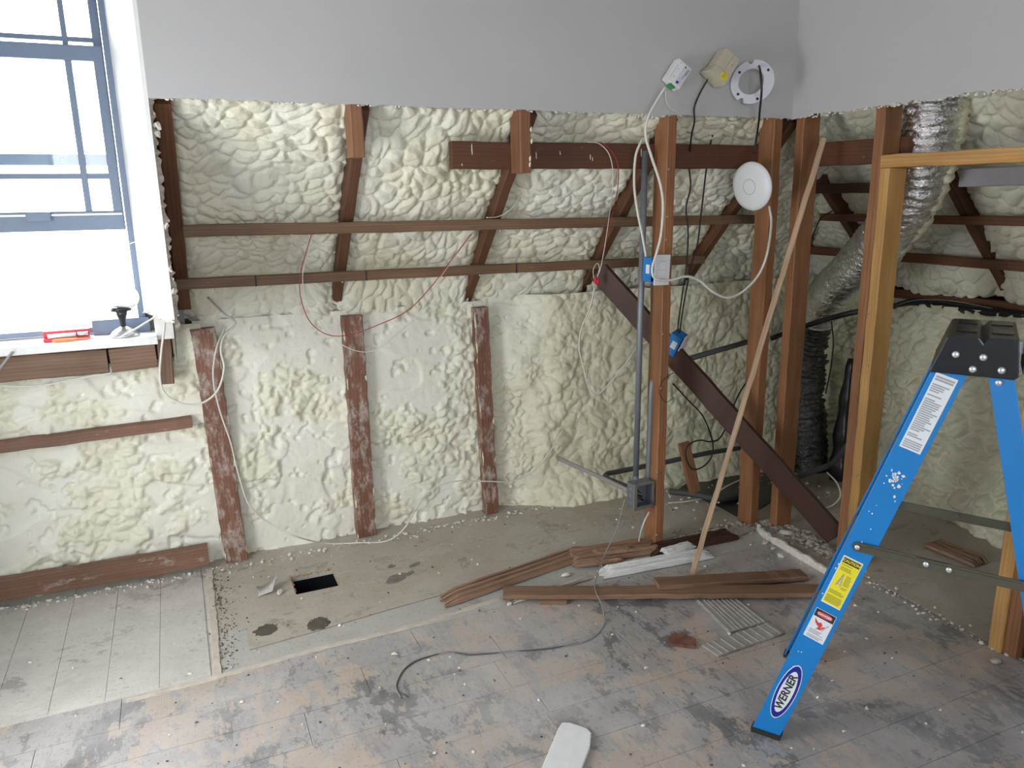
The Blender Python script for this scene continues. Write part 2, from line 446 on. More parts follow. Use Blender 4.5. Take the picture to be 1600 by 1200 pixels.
def cutfoam(U, V, s, rough=0.5):
    """flush-sawn face with torn-out rough areas and saw steps; returns height and cut mask"""
    n = fbm(U*3.6+0.7*V, V*4.4, s, 5)
    n2 = fbm(U*11, V*11, s+3, 4)
    q = 0.68*n+0.32*n2
    m = sstep(0.485+0.10*(0.5-rough), 0.545+0.10*(0.5-rough), q)        # 1 = torn
    wu = U+0.05*(fbm(U*9, V*9, s+5, 4)-0.5); wv = V+0.05*(fbm(U*9, V*9, s+6, 4)-0.5)
    p1, e1 = pillow(wu/0.050, wv/0.042, s+21)
    p2, e2 = pillow(wu/0.017, wv/0.015, s+23)
    p3, e3 = pillow(wu/0.008, wv/0.008, s+25)
    deep = fbm(U*6, V*6, s+9, 4)-0.5
    torn = -0.006 + 0.012*p1*(e1+0.1) + 0.0055*p2 + 0.0014*p3 + 0.040*deep
    terr = fbm(U*2.2, V*3.0+0.3*U, s+14, 3)*6
    fr = terr-np.floor(terr)
    steps = 0.0065*(np.floor(terr)+sstep(0.90, 1.0, fr)) - 0.02
    saw = 0.0022*fbm(U*7+4*V, V*34-6*U, s+15, 3)
    pits = -0.010*sstep(0.66, 0.72, fbm(U*24, V*24, s+18, 3))
    pg, eg = pillow(wu/0.022, wv/0.020, s+27)
    grit = (0.0012+0.0035*sstep(0.40, 0.62, fbm(U*5, V*5, s+28, 3)))*pg
    h = 1.25*steps + saw + 1.25*m*torn + 1.4*pits + grit + 0.0026*fbm(U*60, V*60, s+16, 3)
    return h, 1-m*0.55

def foam_patch(name, P0, U3, V3, N3, lu, lv, hfun, parent, res=0.0065, edge=None):
    nu, nv = max(2, int(lu/res)), max(2, int(lv/res))
    a = np.linspace(0, lu, nu+1); b = np.linspace(0, lv, nv+1)
    A, B = np.meshgrid(a, b, indexing='ij')
    H, cut = hfun(A, B)
    if edge: H = H - edge[0]*(np.exp(-(A/edge[1])**2)+np.exp(-((lu-A)/edge[1])**2))
    P0, U3, V3, N3 = (np.array(k, float) for k in (P0, U3, V3, N3))
    X = P0 + A[..., None]*U3 + B[..., None]*V3 + H[..., None]*N3
    V = X.reshape(-1, 3)
    i = np.arange(nu)[:, None]*(nv+1)+np.arange(nv)[None, :]
    q = np.stack([i, i+nv+1, i+nv+2, i+1], -1).reshape(-1, 4)
    if np.dot(np.cross(U3, V3), N3) < 0: q = q[:, ::-1]
    me = bpy.data.meshes.new(name)
    me.vertices.add(len(V)); me.vertices.foreach_set('co', V.ravel())
    me.loops.add(q.size); me.loops.foreach_set('vertex_index', q.ravel().astype(np.int32))
    me.polygons.add(len(q)); me.polygons.foreach_set('loop_start', np.arange(0, q.size, 4, dtype=np.int32))
    me.polygons.foreach_set('use_smooth', np.ones(len(q), bool))
    at = me.attributes.new('cut', 'FLOAT', 'POINT'); at.data.foreach_set('value', np.clip(cut, 0, 1).ravel().astype(np.float32))
    me.update(calc_edges=True)
    me.materials.append(M['foam'])
    return link(bpy.data.objects.new(name, me), parent)

# ------------------------------------------------------------------ room shell
WY, RX = 2.585, 2.40         # room faces of the two drywalls
OY, OX = 3.30, 3.35          # outer eaves walls
CZ = 2.55                    # ceiling
DB = 1.800                   # torn lower edge of the drywall
def slopeB(Y): return 1.085+1.04*(3.30-Y)
def slopeR(X): return 1.085+1.04*(3.315-X)

def st(name, mb, mat, label=None, bevel=0.0):
    o = mb.build(name, mat, bevel=bevel); return tag(o, label, None, None, 'structure')

def torn_sheet(mb, a0, a1, z0, z1, place, th, seed, amp=0.006, tail=None):
    """a wallboard sheet with a ragged lower edge; place(a, depth, z) -> point"""
    rng = random.Random(seed); n = int((a1-a0)/0.012)
    zs = []; w = 0
    for i in range(n+1):
        w = 0.7*w+rng.uniform(-amp, amp)
        zs.append(z0+w+(rng.uniform(-0.012, 0.0) if rng.random() < 0.05 else 0))
    vs = []
    for i in range(n+1):
        a = a0+(a1-a0)*i/n
        for dpt in (0, th):
            vs.append(place(a, dpt, zs[i]+(rng.uniform(-0.004, 0.006) if dpt else 0))); vs.append(place(a, dpt, z1))
    fs = []
    for i in range(n):
        b, c = 4*i, 4*i+4
        fs += [(b, c, c+1, b+1), (b+2, b+3, c+3, c+2), (b, b+2, c+2, c), (b+1, c+1, c+3, b+3)]
    fs += [(0, 1, 3, 2), (4*n, 4*n+2, 4*n+3, 4*n+1)]
    mb.add(vs, fs)

mb = MB(); torn_sheet(mb, -0.013, RX+0.012, DB, CZ, lambda a, d, z: (a, WY+d, z), 0.013, 3, 0.0016)
wall_back = st('wall_back', mb, M['drywall'], 'white painted drywall above the torn-out eaves, ragged lower edge')
mb = MB(); torn_sheet(mb, 1.35, WY, DB+0.003, CZ, lambda a, d, z: (RX+d, a, z), 0.013, 5, 0.004)
mb.box((RX, -2.3, 0), (RX+0.013, 1.352, CZ))
wall_right = st('wall_right', mb, M['drywall'], 'white painted drywall on the right, ragged lower edge')
# pale gypsum showing along the torn edges
mb = MB()
rng = random.Random(11)
for i in range(260):
    a = rng.uniform(1.36, 2.57)
    mb.chunk((RX+0.006, a, DB+0.003+rng.uniform(-0.007, 0.004)), rng.uniform(0.002, 0.007), 0.8, rng)
g = mb.build('torn_edge', M['gypsum'], wall_right); tag(g, kind='stuff')
mb = MB()
for i in range(150):
    a = rng.uniform(0.0, 2.39)
    mb.chunk((a, WY+0.006, DB+rng.uniform(-0.004, 0.004)), rng.uniform(0.002, 0.006), 0.8, rng)
for i in range(40):
    mb.chunk((rng.uniform(1.62, 1.78), WY+0.006, DB-rng.uniform(0, 0.012)), rng.uniform(0.004, 0.008), 0.8, rng)
g = mb.build('torn_edge', M['gypsum'], wall_back); tag(g, kind='stuff')

mb = MB(); mb.box((-1.45, -2.3, CZ), (OX+0.3, OY+0.5, CZ+0.05)); st('ceiling', mb, M['drywall'], 'white ceiling above the room')
mb = MB(); mb.box((-1.45, -2.35, -0.1), (-1.0, -2.3, CZ)); mb.box((0.5, -2.35, -0.1), (RX+0.02, -2.3, CZ)); mb.box((-1.0, -2.35, -0.1), (0.5, -2.3, 0.85)); mb.box((-1.0, -2.35, 2.15), (0.5, -2.3, CZ)); st('wall_front', mb, M['drywall'], 'plain white wall behind the viewer')
# left wall with an unseen window opening, added and sized for its fill light
mb = MB()
LX = -1.4
NX = -1.0                    # room side wall, jogged in from the bay to bring its window light closer
mb.box((NX-0.05, -2.3, 0), (NX, 1.30, CZ)); mb.box((NX-0.05, 2.30, 0), (NX, 2.46, CZ))
mb.box((NX-0.05, 1.30, 0), (NX, 2.30, 0.35)); mb.box((NX-0.05, 1.30, 1.65), (NX, 2.30, CZ))
mb.box((LX-0.05, 2.41, 0), (NX-0.05, 2.46, CZ)); mb.box((LX-0.05, 2.46, 0), (LX, OY+0.2, CZ))
st('wall_left', mb, M['drywall'], 'white wall with an added low window opening at the viewer left')
mb = MB()
for y in (1.30, 2.26): mb.box((NX-0.05, y, 0.35), (NX+0.01, y+0.04, 1.65))
for z in (0.35, 1.0, 1.61): mb.box((NX-0.045, 1.30, z), (NX+0.005, 2.30, z+0.04))
st('added_window_2', mb, M['frame_blue'], 'unseen slate framed window added in the left wall for light')
mb = MB()
for x in (-1.0, 0.46): mb.box((x, -2.35, 0.85), (x+0.04, -2.29, 2.15))
for z in (0.85, 1.50, 2.11): mb.box((-1.0, -2.345, z), (0.5, -2.295, z+0.04))
st('added_window_3', mb, M['frame_blue'], 'unseen slate framed window added behind the viewer for light')  # out-of-view window, added and sized to fill the room from behind

# dormer cheek: drywall return, the window light on it put into a whiter colour
ck0 = np.array([-0.013, WY]); ck1 = np.array([-0.118, OY+0.04])
mb = MB()
rng = random.Random(4)
n = 60; vs = []; fs = []
for i in range(n+1):
    t = i/n; p = ck0+(ck1-ck0)*t
    zb = 1.10+0.05*(1-t)+rng.uniform(-0.012, 0.012) if t > 0.05 else 1.15
    for dx in (0, -0.012):
        vs.append((p[0]+dx, p[1], zb)); vs.append((p[0]+dx, p[1], CZ))
for i in range(n):
    b, c = 4*i, 4*i+4
    fs += [(b, c, c+1, b+1), (b+2, b+3, c+3, c+2), (b, b+2, c+2, c), (b+1, c+1, c+3, b+3)]
fs += [(0, 1, 3, 2), (4*n, 4*n+2, 4*n+3, 4*n+1)]
mb.add(vs, fs)
cheek = st('wall_dormer', mb, M['white_paint'], 'dormer return beside the window, window light in its white colour, broken off at the bottom')
mb = MB(); vs = []
for i in range(70):
    z = 1.11+0.70*i/69
    w = 0.012+rng.uniform(-0.005, 0.007)
    vs += [(-0.014, WY+0.004, z), (-0.014+w, WY+0.012+rng.uniform(-0.003, 0.003), z), (-0.014+w, WY+0.022, z), (-0.014, WY+0.022, z)]
mb.add(vs, [(4*i+j, 4*i+4+j, 4*i+4+(j+1) % 4, 4*i+(j+1) % 4) for i in range(69) for j in range(4)]+[(0, 1, 2, 3), (279, 278, 277, 276)])
tag(mb.build('torn_core', M['rubble'], cheek), kind='stuff')
mb = MB()
for i in range(13):
    z = rng.choice((rng.uniform(1.12, 1.5), rng.uniform(1.12, 1.80)))
    mb.chunk((-0.004+rng.uniform(-0.006, 0.008), WY+rng.uniform(0.006, 0.02), z), rng.uniform(0.003, 0.010), 1.5, rng)
for i in range(60):
    t = rng.random(); p = ck0+(ck1-ck0)*t
    mb.chunk((p[0]-0.004, p[1], 1.10+0.05*(1-t)+rng.uniform(-0.01, 0.01)), rng.uniform(0.005, 0.013), 0.8, rng)
g = mb.build('torn_edge', M['gypsum'], cheek); tag(g, kind='stuff')

# window wall (above and left of the window, dormer face) and the wall below
mb = MB()
mb.box((LX, OY+0.04, 2.42), (0.0, OY+0.10, CZ)); mb.box((LX, OY+0.04, 0.95), (-1.37, OY+0.10, 2.42))
mb.box((-0.125, OY+0.045, 1.0), (0.02, OY+0.12, CZ))
st('wall_window', mb, M['drywall'], 'white wall around the window')
# roof sheathing, outer walls and cavity ends behind the foam
mb = MB()
mb.box((LX, OY+0.16, -0.1), (OX+0.3, OY+0.2, 1.0))
mb.add([(-0.02, OY+0.17, 0.95), (OX+0.4, OY+0.17, 0.95), (OX+0.4, 2.62, slopeB(2.62)+0.30), (-0.02, 2.62, slopeB(2.62)+0.30)], [(0, 1, 2, 3)])
mb.add([(OX+0.17, OY+0.2, 0.95), (OX+0.17, 0.7, 0.95), (2.43, 0.7, slopeR(2.43)+0.30), (2.43, OY+0.2, slopeR(2.43)+0.30)], [(0, 1, 2, 3)])
mb.box((OX+0.16, 0.7, -0.1), (OX+0.2, OY+0.2, 1.0))
mb.box((RX+0.013, 0.72, -0.1), (OX+0.2, 0.76, 2.4))
mb.add([(-0.02, 2.6, 1.0), (-0.02, OY+0.2, 1.0), (-0.02, OY+0.2, 1.2), (-0.02, 2.6, 2.2)], [(0, 1, 2, 3)])
st('wall_sheathing', mb, M['sheath'], 'rough boarding behind the foam')

# ------------------------------------------------------------------ floor
mb = MB(); mb.box((LX, -2.3, -0.05), (RX+0.02, 2.425, -0.004))
floor = st('floor', mb, M['floor'], 'glue-stained subfloor with blue-grey and tan patches')
rng = random.Random(21)
row = 0
yr = 2.267+0.155
while yr > 0.2:
    x = LX + rng.uniform(-0.9, 0) ; y0 = yr-0.155
    while x < RX:
        L = rng.choice((0.46, 0.62, 0.93, 0.93))
        a, b = max(x, LX), min(x+L, RX)
        if b-a > 0.03:
            dz = rng.uniform(-0.0006, 0.0006)
            p = MB().box((a+0.0007, y0+0.0007, -0.012), (b-0.0007, yr-0.0007, dz)).build('floor_plank', M['floor'], floor, bevel=0.0009)
        x += L
    yr -= 0.155; row += 1
MB().box((LX, -2.3, -0.012), (RX, yr, 0)).build('floor_sheet', M['floor'], floor)

# boards of the dormer bay, running towards the window
mb = MB(); mb.box((LX, 2.425, -0.05), (0.0, OY+0.2, -0.004))
floor_bay = st('floor_bay', mb, M['lino'], 'pale dusty boards in front of the window')
x = -0.03
while x > LX:
    a = max(x-0.155, LX)
    ys = [2.437, 2.437+rng.uniform(0.3, 0.6), OY+0.1]
    for y0, y1 in zip(ys, ys[1:]):
        MB().box((a+0.0006, y0+0.0006, -0.012), (x-0.0006, y1-0.0006, rng.uniform(-0.0005, 0.0004))).build('floor_plank', M['lino'], floor_bay, bevel=0.0008)
    x -= 0.155
# plywood over the eaves with the cut hole
hx0, hx1, hy0, hy1 = 0.303, 0.478, 2.86, 3.028
mb = MB()
PZ = -0.002
for lo, hi in (((0.0, 2.70, -0.03), (hx0, OY+0.2, PZ)), ((hx1, 2.70, -0.03), (OX+0.2, OY+0.2, PZ)),
               ((hx0, 2.70, -0.03), (hx1, hy0, PZ)), ((hx0, hy1, -0.03), (hx1, OY+0.2, PZ))):
    mb.box(lo, hi)
mb.box((RX+0.02, 0.7, -0.03), (OX+0.2, 2.70, PZ))
floor_eaves = st('floor_eaves', mb, M['plat'], 'dusty grey-brown plywood over the eaves with a square hole cut in it')
# front strip of plywood, its edge lies a little open along a curved crack
mb = MB()
pts = [(0.10, 2.530), (0.3, 2.548), (0.6, 2.585), (0.8, 2.604), (1.1, 2.650), (1.4, 2.655), (RX+0.02, 2.655)]
for (xa, ya), (xb, yb) in zip(pts, pts[1:]):
    mb.hexa([(xa, 2.425, -0.03), (xb, 2.425, -0.03), (xb, yb, -0.03), (xa, ya, -0.03)], [(xa, 2.425, -0.001), (xb, 2.425, -0.001), (xb, yb, -0.001), (xa, ya, -0.001)])
mb.box((0.0, 2.425, -0.03), (0.10, 2.70, -0.0012)); mb.build('front_sheet', M['plat_grey'], floor_eaves)
mb = MB()
for (xa, ya), (xb, yb) in zip(pts, pts[1:]):
    mb.hexa([(xa, ya+0.009, -0.03), (xb, yb+0.009, -0.03), (xb, 2.70, -0.03), (xa, 2.70, -0.03)], [(xa, ya+0.009, PZ), (xb, yb+0.009, PZ), (xb, 2.70, PZ), (xa, 2.70, PZ)])
mb.build('middle_sheet', M['plat'], floor_eaves)
mb = MB(); d = 0.25; mb.box((LX, -2.3, -0.36), (OX+0.2, OY+0.2, -0.32))
mb.box((hx0-0.05, hy0-0.05, -d-0.02), (hx1+0.05, hy1+0.05, -d)); mb.box((hx0-0.06, hy0-0.05, -d), (hx0-0.04, hy1+0.05, -0.03)); mb.box((hx1+0.04, hy0-0.05, -d), (hx1+0.06, hy1+0.05, -0.03))
mb.box((hx0-0.05, hy0-0.06, -d), (hx1+0.05, hy0-0.04, -0.03)); mb.box((hx0-0.05, hy1+0.04, -d), (hx1+0.05, hy1+0.06, -0.03))
mb.build('cavity', M['black_void'], floor_eaves)
mb = MB()
for i in range(46):
    t = rng.random(); side = rng.randrange(4)
    p = ((hx0+(hx1-hx0)*t, hy1), (hx1, hy0+(hy1-hy0)*t), (hx0, hy0+(hy1-hy0)*t), (hx0+(hx1-hx0)*t, hy1))[side]
    mb.chunk((p[0], p[1], -0.006), rng.uniform(0.004, 0.008), 0.8, rng)
tag(mb.build('splintered_rim', M['lath'], floor_eaves), kind='stuff')

def blob(name, x, y, rx, ry, rot, mat, parent, seed, z=0.0006, th=0.0010):
    rng = random.Random(seed); k = 28; vs = []
    for i in range(k):
        a = 2*math.pi*i/k; w = 1+rng.uniform(-0.16, 0.16)
        p = (rx*w*math.cos(a), ry*w*math.sin(a))
        vs.append((x+p[0]*math.cos(rot)-p[1]*math.sin(rot), y+p[0]*math.sin(rot)+p[1]*math.cos(rot)))
    m_ = MB()
    m_.add([(a, b, z-th) for a, b in vs]+[(a, b, z) for a, b in vs], [tuple(reversed(range(k))), tuple(range(k, 2*k))]+[(i, (i+1) % k, (i+1) % k+k, i+k) for i in range(k)])
    return m_.build(name, mat, parent)
for q, (x, y, rx, ry) in enumerate(((0.165, 2.645, 0.042, 0.036), (0.345, 2.60, 0.040, 0.038), (0.345, 2.617, 0.036, 0.03))):
    blob('stain', x, y, rx, ry, 0.4, M['stain'], floor_eaves, 50+q, z=PZ+0.0008+q*0.0002)
M['stain2'] = plain('dust_stain', (0.21, 0.19, 0.16), 0.7, var=0.3, scale=25)
for q, (xx, yy, rx, ry) in enumerate(((620, 903, 0.055, 0.03), (612, 884, 0.018, 0.014), (648, 882, 0.03, 0.012), (640, 895, 0.025, 0.012))):
    p = onZ(xx, yy); blob('stain', p[0], p[1], rx, ry, 0.5, M['stain2'], floor_eaves, 60+q, z=PZ+0.0008+q*0.0002)
# peeled paper curl and lifted sheet by the hole
c0 = onZ(405, 935); c1 = onZ(437, 935)
mb = MB(); nn = 10; vs = []
for i in range(nn+1):
    t = i/nn
    x = c0[0]+(c1[0]-c0[0])*t; z = 0.001+0.075*t**2.2*(1-0.0*t)
    vs += [(x-0.02*t, c0[1]+0.015, 0.001+0.01*t), (x+0.01*t, c0[1]+0.10-0.05*t, z)]
fs = [(2*i, 2*i+2, 2*i+3, 2*i+1) for i in range(nn)]
mb.add(vs, fs)
o = mb.build('paper_scrap', M['plat_grey'], smooth=True)
so = o.modifiers.new('thickness', 'SOLIDIFY'); so.thickness = 0.0012
tag(o, 'curled grey flap of flooring paper beside the square hole', 'paper')

# worn edge strips where walls stood
def strip(name, pts, w, h, mat, parent, seed):
    rng = random.Random(seed); P = spline([(a, b, 0) for a, b in pts], 14); m_ = MB(); vs = []; fs = []
    for i, p in enumerate(P):
        q = P[min(i+1, len(P)-1)]-P[max(i-1, 0)]; q = q/np.linalg.norm(q); nrm = np.array([-q[1], q[0], 0])
        wa = w/2*rng.uniform(0.7, 1.25); wb = w/2*rng.uniform(0.7, 1.25); hh = h*rng.uniform(0.6, 1.2)
        for s, z in ((-wa, -0.004), (-wa*0.85, hh), (wb*0.85, hh), (wb, -0.004)):
            e = p+nrm*s; vs.append((e[0], e[1], z))
    for i in range(len(P)-1):
        b = 4*i
        fs += [(b+k, b+k+4, b+k+5, b+k+1) for k in range(3)]
    fs += [(0, 1, 2, 3), tuple(4*(len(P)-1)+k for k in (3, 2, 1, 0))]
    return m_.add(vs, fs).build(name, mat, parent)
M['edge_strip'] = plain('pale_wall_line', (0.56, 0.51, 0.43), 0.8, var=0.15, scale=20)
strip('wall_line', [(0.002, 3.235), (-0.004, 2.8), (-0.012, 2.41)], 0.026, 0.004, M['edge_strip'], floor_eaves, 1)
strip('wall_line', [(-0.28, 2.40), (-0.012, 2.412), (0.323, 2.436), (0.62, 2.440), (0.796, 2.458), (1.02, 2.485)], 0.022, 0.003, M['edge_strip'], floor_eaves, 2)

# ------------------------------------------------------------------ foam
eaves_back = tag(MB().box((LX, OY+0.10, -0.05), (OX+0.1, OY+0.13, 1.02)).build('wall_eaves_back', M['sheath']), 'low eaves wall at the back filled with cream spray foam', None, None, 'structure')
eaves_right = tag(MB().box((OX+0.10, 0.75, -0.05), (OX+0.13, OY+0.1, 1.02)).build('wall_eaves_right', M['sheath']), 'low eaves wall at the right filled with cream spray foam', None, None, 'structure')
mb = MB(); mb.add([(0, OY+0.14, 1.02+0.06), (OX+0.2, OY+0.14, 1.02+0.06), (OX+0.2, 2.61, slopeB(2.61)+0.2), (0, 2.61, slopeB(2.61)+0.2)], [(0, 1, 2, 3)])
slope_back = tag(mb.build('ceiling_slope_back', M['sheath']), 'sloping roof at the back lined with lumpy spray foam', None, None, 'structure')
mb = MB(); mb.add([(OX+0.14, OY+0.14, 1.08), (OX+0.14, 0.75, 1.08), (2.42, 0.75, slopeR(2.42)+0.2), (2.42, OY+0.14, slopeR(2.42)+0.2)], [(0, 1, 2, 3)])
slope_right = tag(mb.build('ceiling_slope_right', M['sheath']), 'sloping roof at the right lined with lumpy spray foam', None, None, 'structure')

# low wall, bay by bay: flush-cut foam between the studs
def wallfun(seed, rough, x0, gap_top=False):
    def f(U, V):
        h, c = cutfoam(U+x0, V, seed, rough)
        return h-0.02, c
    return f
N = (0, -1, 0)
ST = [(0.100, 0.093), (0.683, 0.088), (1.300, 0.070)]
bays = [(0.045, 0.683, 101, 0.50), (0.683, 1.300, 101, 0.62)]
for a, b, s, r_ in bays:
    foam_patch('spray_foam', (a, OY-0.002, -0.005), (1, 0, 0), (0, 0, 1), N, b-a, 1.045, wallfun(s, r_, a), eaves_back, edge=None)
# beneath the window
foam_patch('spray_foam', (-1.38, OY-0.012, 0.62), (1, 0, 0), (0, 0, 1), N, 1.47, 0.28, wallfun(131, 0.55, -1.38), eaves_back)
foam_patch('spray_foam', (-1.38, OY-0.016, -0.005), (1, 0, 0), (0, 0, 1), N, 1.47, 0.63, wallfun(151, 0.62, -1.38), eaves_back)
foam_patch('spray_foam', (-0.035, OY-0.03, 0.87), (1, 0, 0), (0, 0, 1), N, 0.11, 0.165, wallfun(171, 0.7, 0), eaves_back)
# the corner: uncut rippled skin
def cornerfun(U, V):
    h, c = cutfoam(U+1.30, V, 101, 0.6)
    k = sstep(0.05, 0.35, U+0.25*(fbm(U*6, V*6, 5, 3)-0.5))
    hs = skin(U, V, 201)+0.02
    lip = 0.10*sstep(0.22, -0.02, V)*sstep(0.15, 0.5, U)
    return (h-0.02)*(1-k)+(hs+lip)*k, c*(1-k)*0.9
foam_patch('spray_foam', (1.30, OY, -0.005), (1, 0, 0), (0, 0, 1), N, OX-1.25, 1.06, cornerfun, eaves_back, res=0.005)
def rightfun(U, V):
    lip = -0.02+0.16*sstep(0.45, 0.0, V)*(0.7+0.6*sstep(1.6, 0.8, U))
    p1, e1 = pillow((U+0.05*fbm(U*8, V*8, 3, 3))/0.085, (V+0.05*fbm(U*8, V*8, 4, 3))/0.07, 240)
    return 0.6*skin(U, V, 231)+lip+0.020*p1*e1+1.7*lobes(U, V, 251, 0.095, 0.075), 0.15+0*U
foam_patch('spray_foam', (OX, 0.76, -0.005), (0, 1, 0), (0, 0, 1), (-1, 0, 0), OY-0.70, 0.985, rightfun, eaves_right, res=0.0055)

# roof slopes
tB = np.array([0, -1, 1.04]); tB = tB/np.linalg.norm(tB); nB = np.array([0, -1.04, -1]); nB = nB/np.linalg.norm(nB)
tR = np.array([-1, 0, 1.04]); tR = tR/np.linalg.norm(tR); nR = np.array([-1.04, 0, -1]); nR = nR/np.linalg.norm(nR)
RAF = [0.0, 0.605, 1.215, 1.825, 2.435, 3.045]
def slopefun(seed, su=0.075, sv=0.06):
    def f(U, V):
        h = lobes(U, V, seed, su, sv)
        return h-0.022+0.055*sstep(0.20, 0.0, V), sstep(0.3, 0.75, fbm(U*4, V*4, seed+200, 3))*0.6+0.25
    return f
Yb = 3.352
for i in range(5):
    a, b = RAF[i]+0.02, RAF[i+1]+0.02
    if i == 4: b = 3.20
    p0 = np.array([a, Yb, slopeB(Yb)]) - nB*0.035
    foam_patch('spray_foam', p0, (1, 0, 0), tB, nB, b-a, 1.075, slopefun(300+i*7, *((0.064, 0.046), (0.052, 0.070), (0.066, 0.05), (0.066, 0.05), (0.066, 0.05))[i]), slope_back, res=0.005, edge=(0.030, 0.035))
RRF = [0.80, 1.60, 2.22, 2.88, 3.42]
Xb = 3.355
for i in range(4):
    a, b = RRF[i]+0.02, RRF[i+1]+0.02
    p0 = np.array([Xb, a, slopeR(Xb)]) - nR*0.035
    foam_patch('spray_foam', p0, (0, 1, 0), tR, nR, b-a, 1.10, slopefun(400+i*7, 0.075, 0.06), slope_right, res=0.0055, edge=(0.03, 0.035))

# ------------------------------------------------------------------ timbers
def timber(name, label, cat, p0, p1, wid, dep, face, mat, group=None, seed=0, segs=14, warp=0.0012, bev=0.003, parent=None):
    """square-sawn stick from p0 to p1 (centre line); dep is measured along face, wid across"""
    p0, p1 = Vector(map(float, p0)), Vector(map(float, p1))
    ax = (p1-p0); L = ax.length; ax.normalize()
    n = Vector(face); n = (n-ax*n.dot(ax)).normalized(); w = n.cross(ax)
    rng = random.Random(hash((label or name, seed)) if False else seed*977+int(L*1000))
    sec = []
    a, b = wid/2, dep/2
    for sx, sy in ((1, 1), (-1, 1), (-1, -1), (1, -1)):
        c = [(a*sx-bev*sx, b*sy), (a*sx, b*sy-bev*sy)]
        if sx*sy > 0: c.reverse()
        sec += c
    vs = []; k = 8
    for i in range(segs+1):
        t = i/segs
        dy, dz = rng.uniform(-warp, warp), rng.uniform(-warp, warp)
        for y, z in sec:
            e = rng.uniform(-0.0006, 0.0006)
            vs.append((L*t, y+dy+e, z+dz+e))
    fs = [(i*k+j, (i+1)*k+j, (i+1)*k+(j+1) % k, i*k+(j+1) % k) for i in range(segs) for j in range(k)]
    fs += [tuple(range(k)), tuple(reversed(range(segs*k, (segs+1)*k)))]
    m_ = MB(); m_.add(vs, fs)
    o = m_.build(name, mat, parent)
    o.matrix_world = Matrix(((ax.x, w.x, n.x, p0.x), (ax.y, w.y, n.y, p0.y), (ax.z, w.z, n.z, p0.z), (0, 0, 0, 1)))
    if label: tag(o, label, cat, group)
    return o
NAIL = MB().lathe([(0.0, 0.0035), (0.003, 0.003), (0.0042, 0.0012), (0.0042, -0.004)], 8).mesh('nail', M['steel'])
CRUMB = MB().chunk((0, 0, 0), 0.008, 0.8, random.Random(3)).mesh('foam_blob', M['foam'])
def onto(parent, name, mesh, co, scale=(1, 1, 1), rot=(0, 0, 0)):
    """a small piece in the stick's own coordinates (x along, y across, z outward)"""
    o = bpy.data.objects.new(name, mesh); link(o, parent)
    o.location = co; o.scale = scale; o.rotation_euler = rot
    return o

# --- roof rafters (trimmer beside the dormer first)
rl = ['trimmer rafter against the white dormer return, carrying the batten ends',
      'sloping rafter behind the shorter stub nearest the window',
      'sloping rafter behind the stub that overlaps the upper beam',
      'sloping rafter left of the tall stud with the blue switch box',
      'sloping rafter in shadow behind the hanging white disc']
for i, X in enumerate(RAF[:5]):
    w = 0.048 if i == 0 else 0.042
    a = np.array([X+w/2, 2.625, slopeB(2.625)]); b = np.array([X+w/2, 3.34, slopeB(3.34)])
    if i == 4: b = np.array([X+w/2, 3.30, slopeB(3.30)])
    if i == 0: b = np.array([X+w/2, 3.295, slopeB(3.295)+0.0])
    timber('roof_rafter', rl[i], 'rafter', a-nB*0.07, b-nB*0.07, w, 0.14, tuple(nB), M['red'] if i == 0 else M['rafter'], 'rafters of the back slope', seed=i)
rr = ['sloping rafter nearest the blue ladder, right of the foil duct', 'sloping rafter between the corner studs and the doorway stud']
for i, (Y, l) in enumerate(zip((2.22, 2.89), rr)):
    a = np.array([2.66, Y, slopeR(2.66)]); b = np.array([3.38, Y, slopeR(3.38)])
    timber('roof_rafter', l, 'rafter', a-nR*0.07, b-nR*0.07, 0.042, 0.14, tuple(nR), M['rafter'], 'rafters of the right slope', seed=20+i)

# --- horizontal battens of the back slope
def batten(name, label, xl, yl, xr, yr, Y, h, d, mat, seed):
    p = onY(xl, yl, Y); q = onY(xr, yr, Y)
    return timber(name, label, 'batten', (p[0], Y, p[2]), (q[0], Y, q[2]), h, d, (0, -1, 0), mat, 'battens across the back slope', seed=seed, segs=24)
b1 = batten('batten', 'upper long batten nailed across the back rafters', 286, 361, 1182, 342.5, 2.965, 0.042, 0.035, M['batten'], 1)
b2 = batten('batten', 'lower long batten with black marks, two red wires hung on it', 275, 444, 1098, 405, 3.135, 0.040, 0.035, M['batten'], 2)
for bt, xs in ((b2, (0.28, 0.71, 1.38)), ):
    for x in xs:
        m_ = MB(); m_.box((x, -0.021, 0.0172), (x+0.006, 0.0205, 0.0184)); m_.build('pencil_mark', M['ink'], bt)
rng = random.Random(5)
for bt, n_ in ((b1, 12), (b2, 10)):
    for i in range(n_):
        onto(bt, 'foam_blob', CRUMB, (rng.uniform(0.05, 1.6), -0.022, rng.uniform(-0.012, 0.014)), (rng.uniform(0.5, 1.6), 0.6, rng.uniform(0.5, 1.0)))
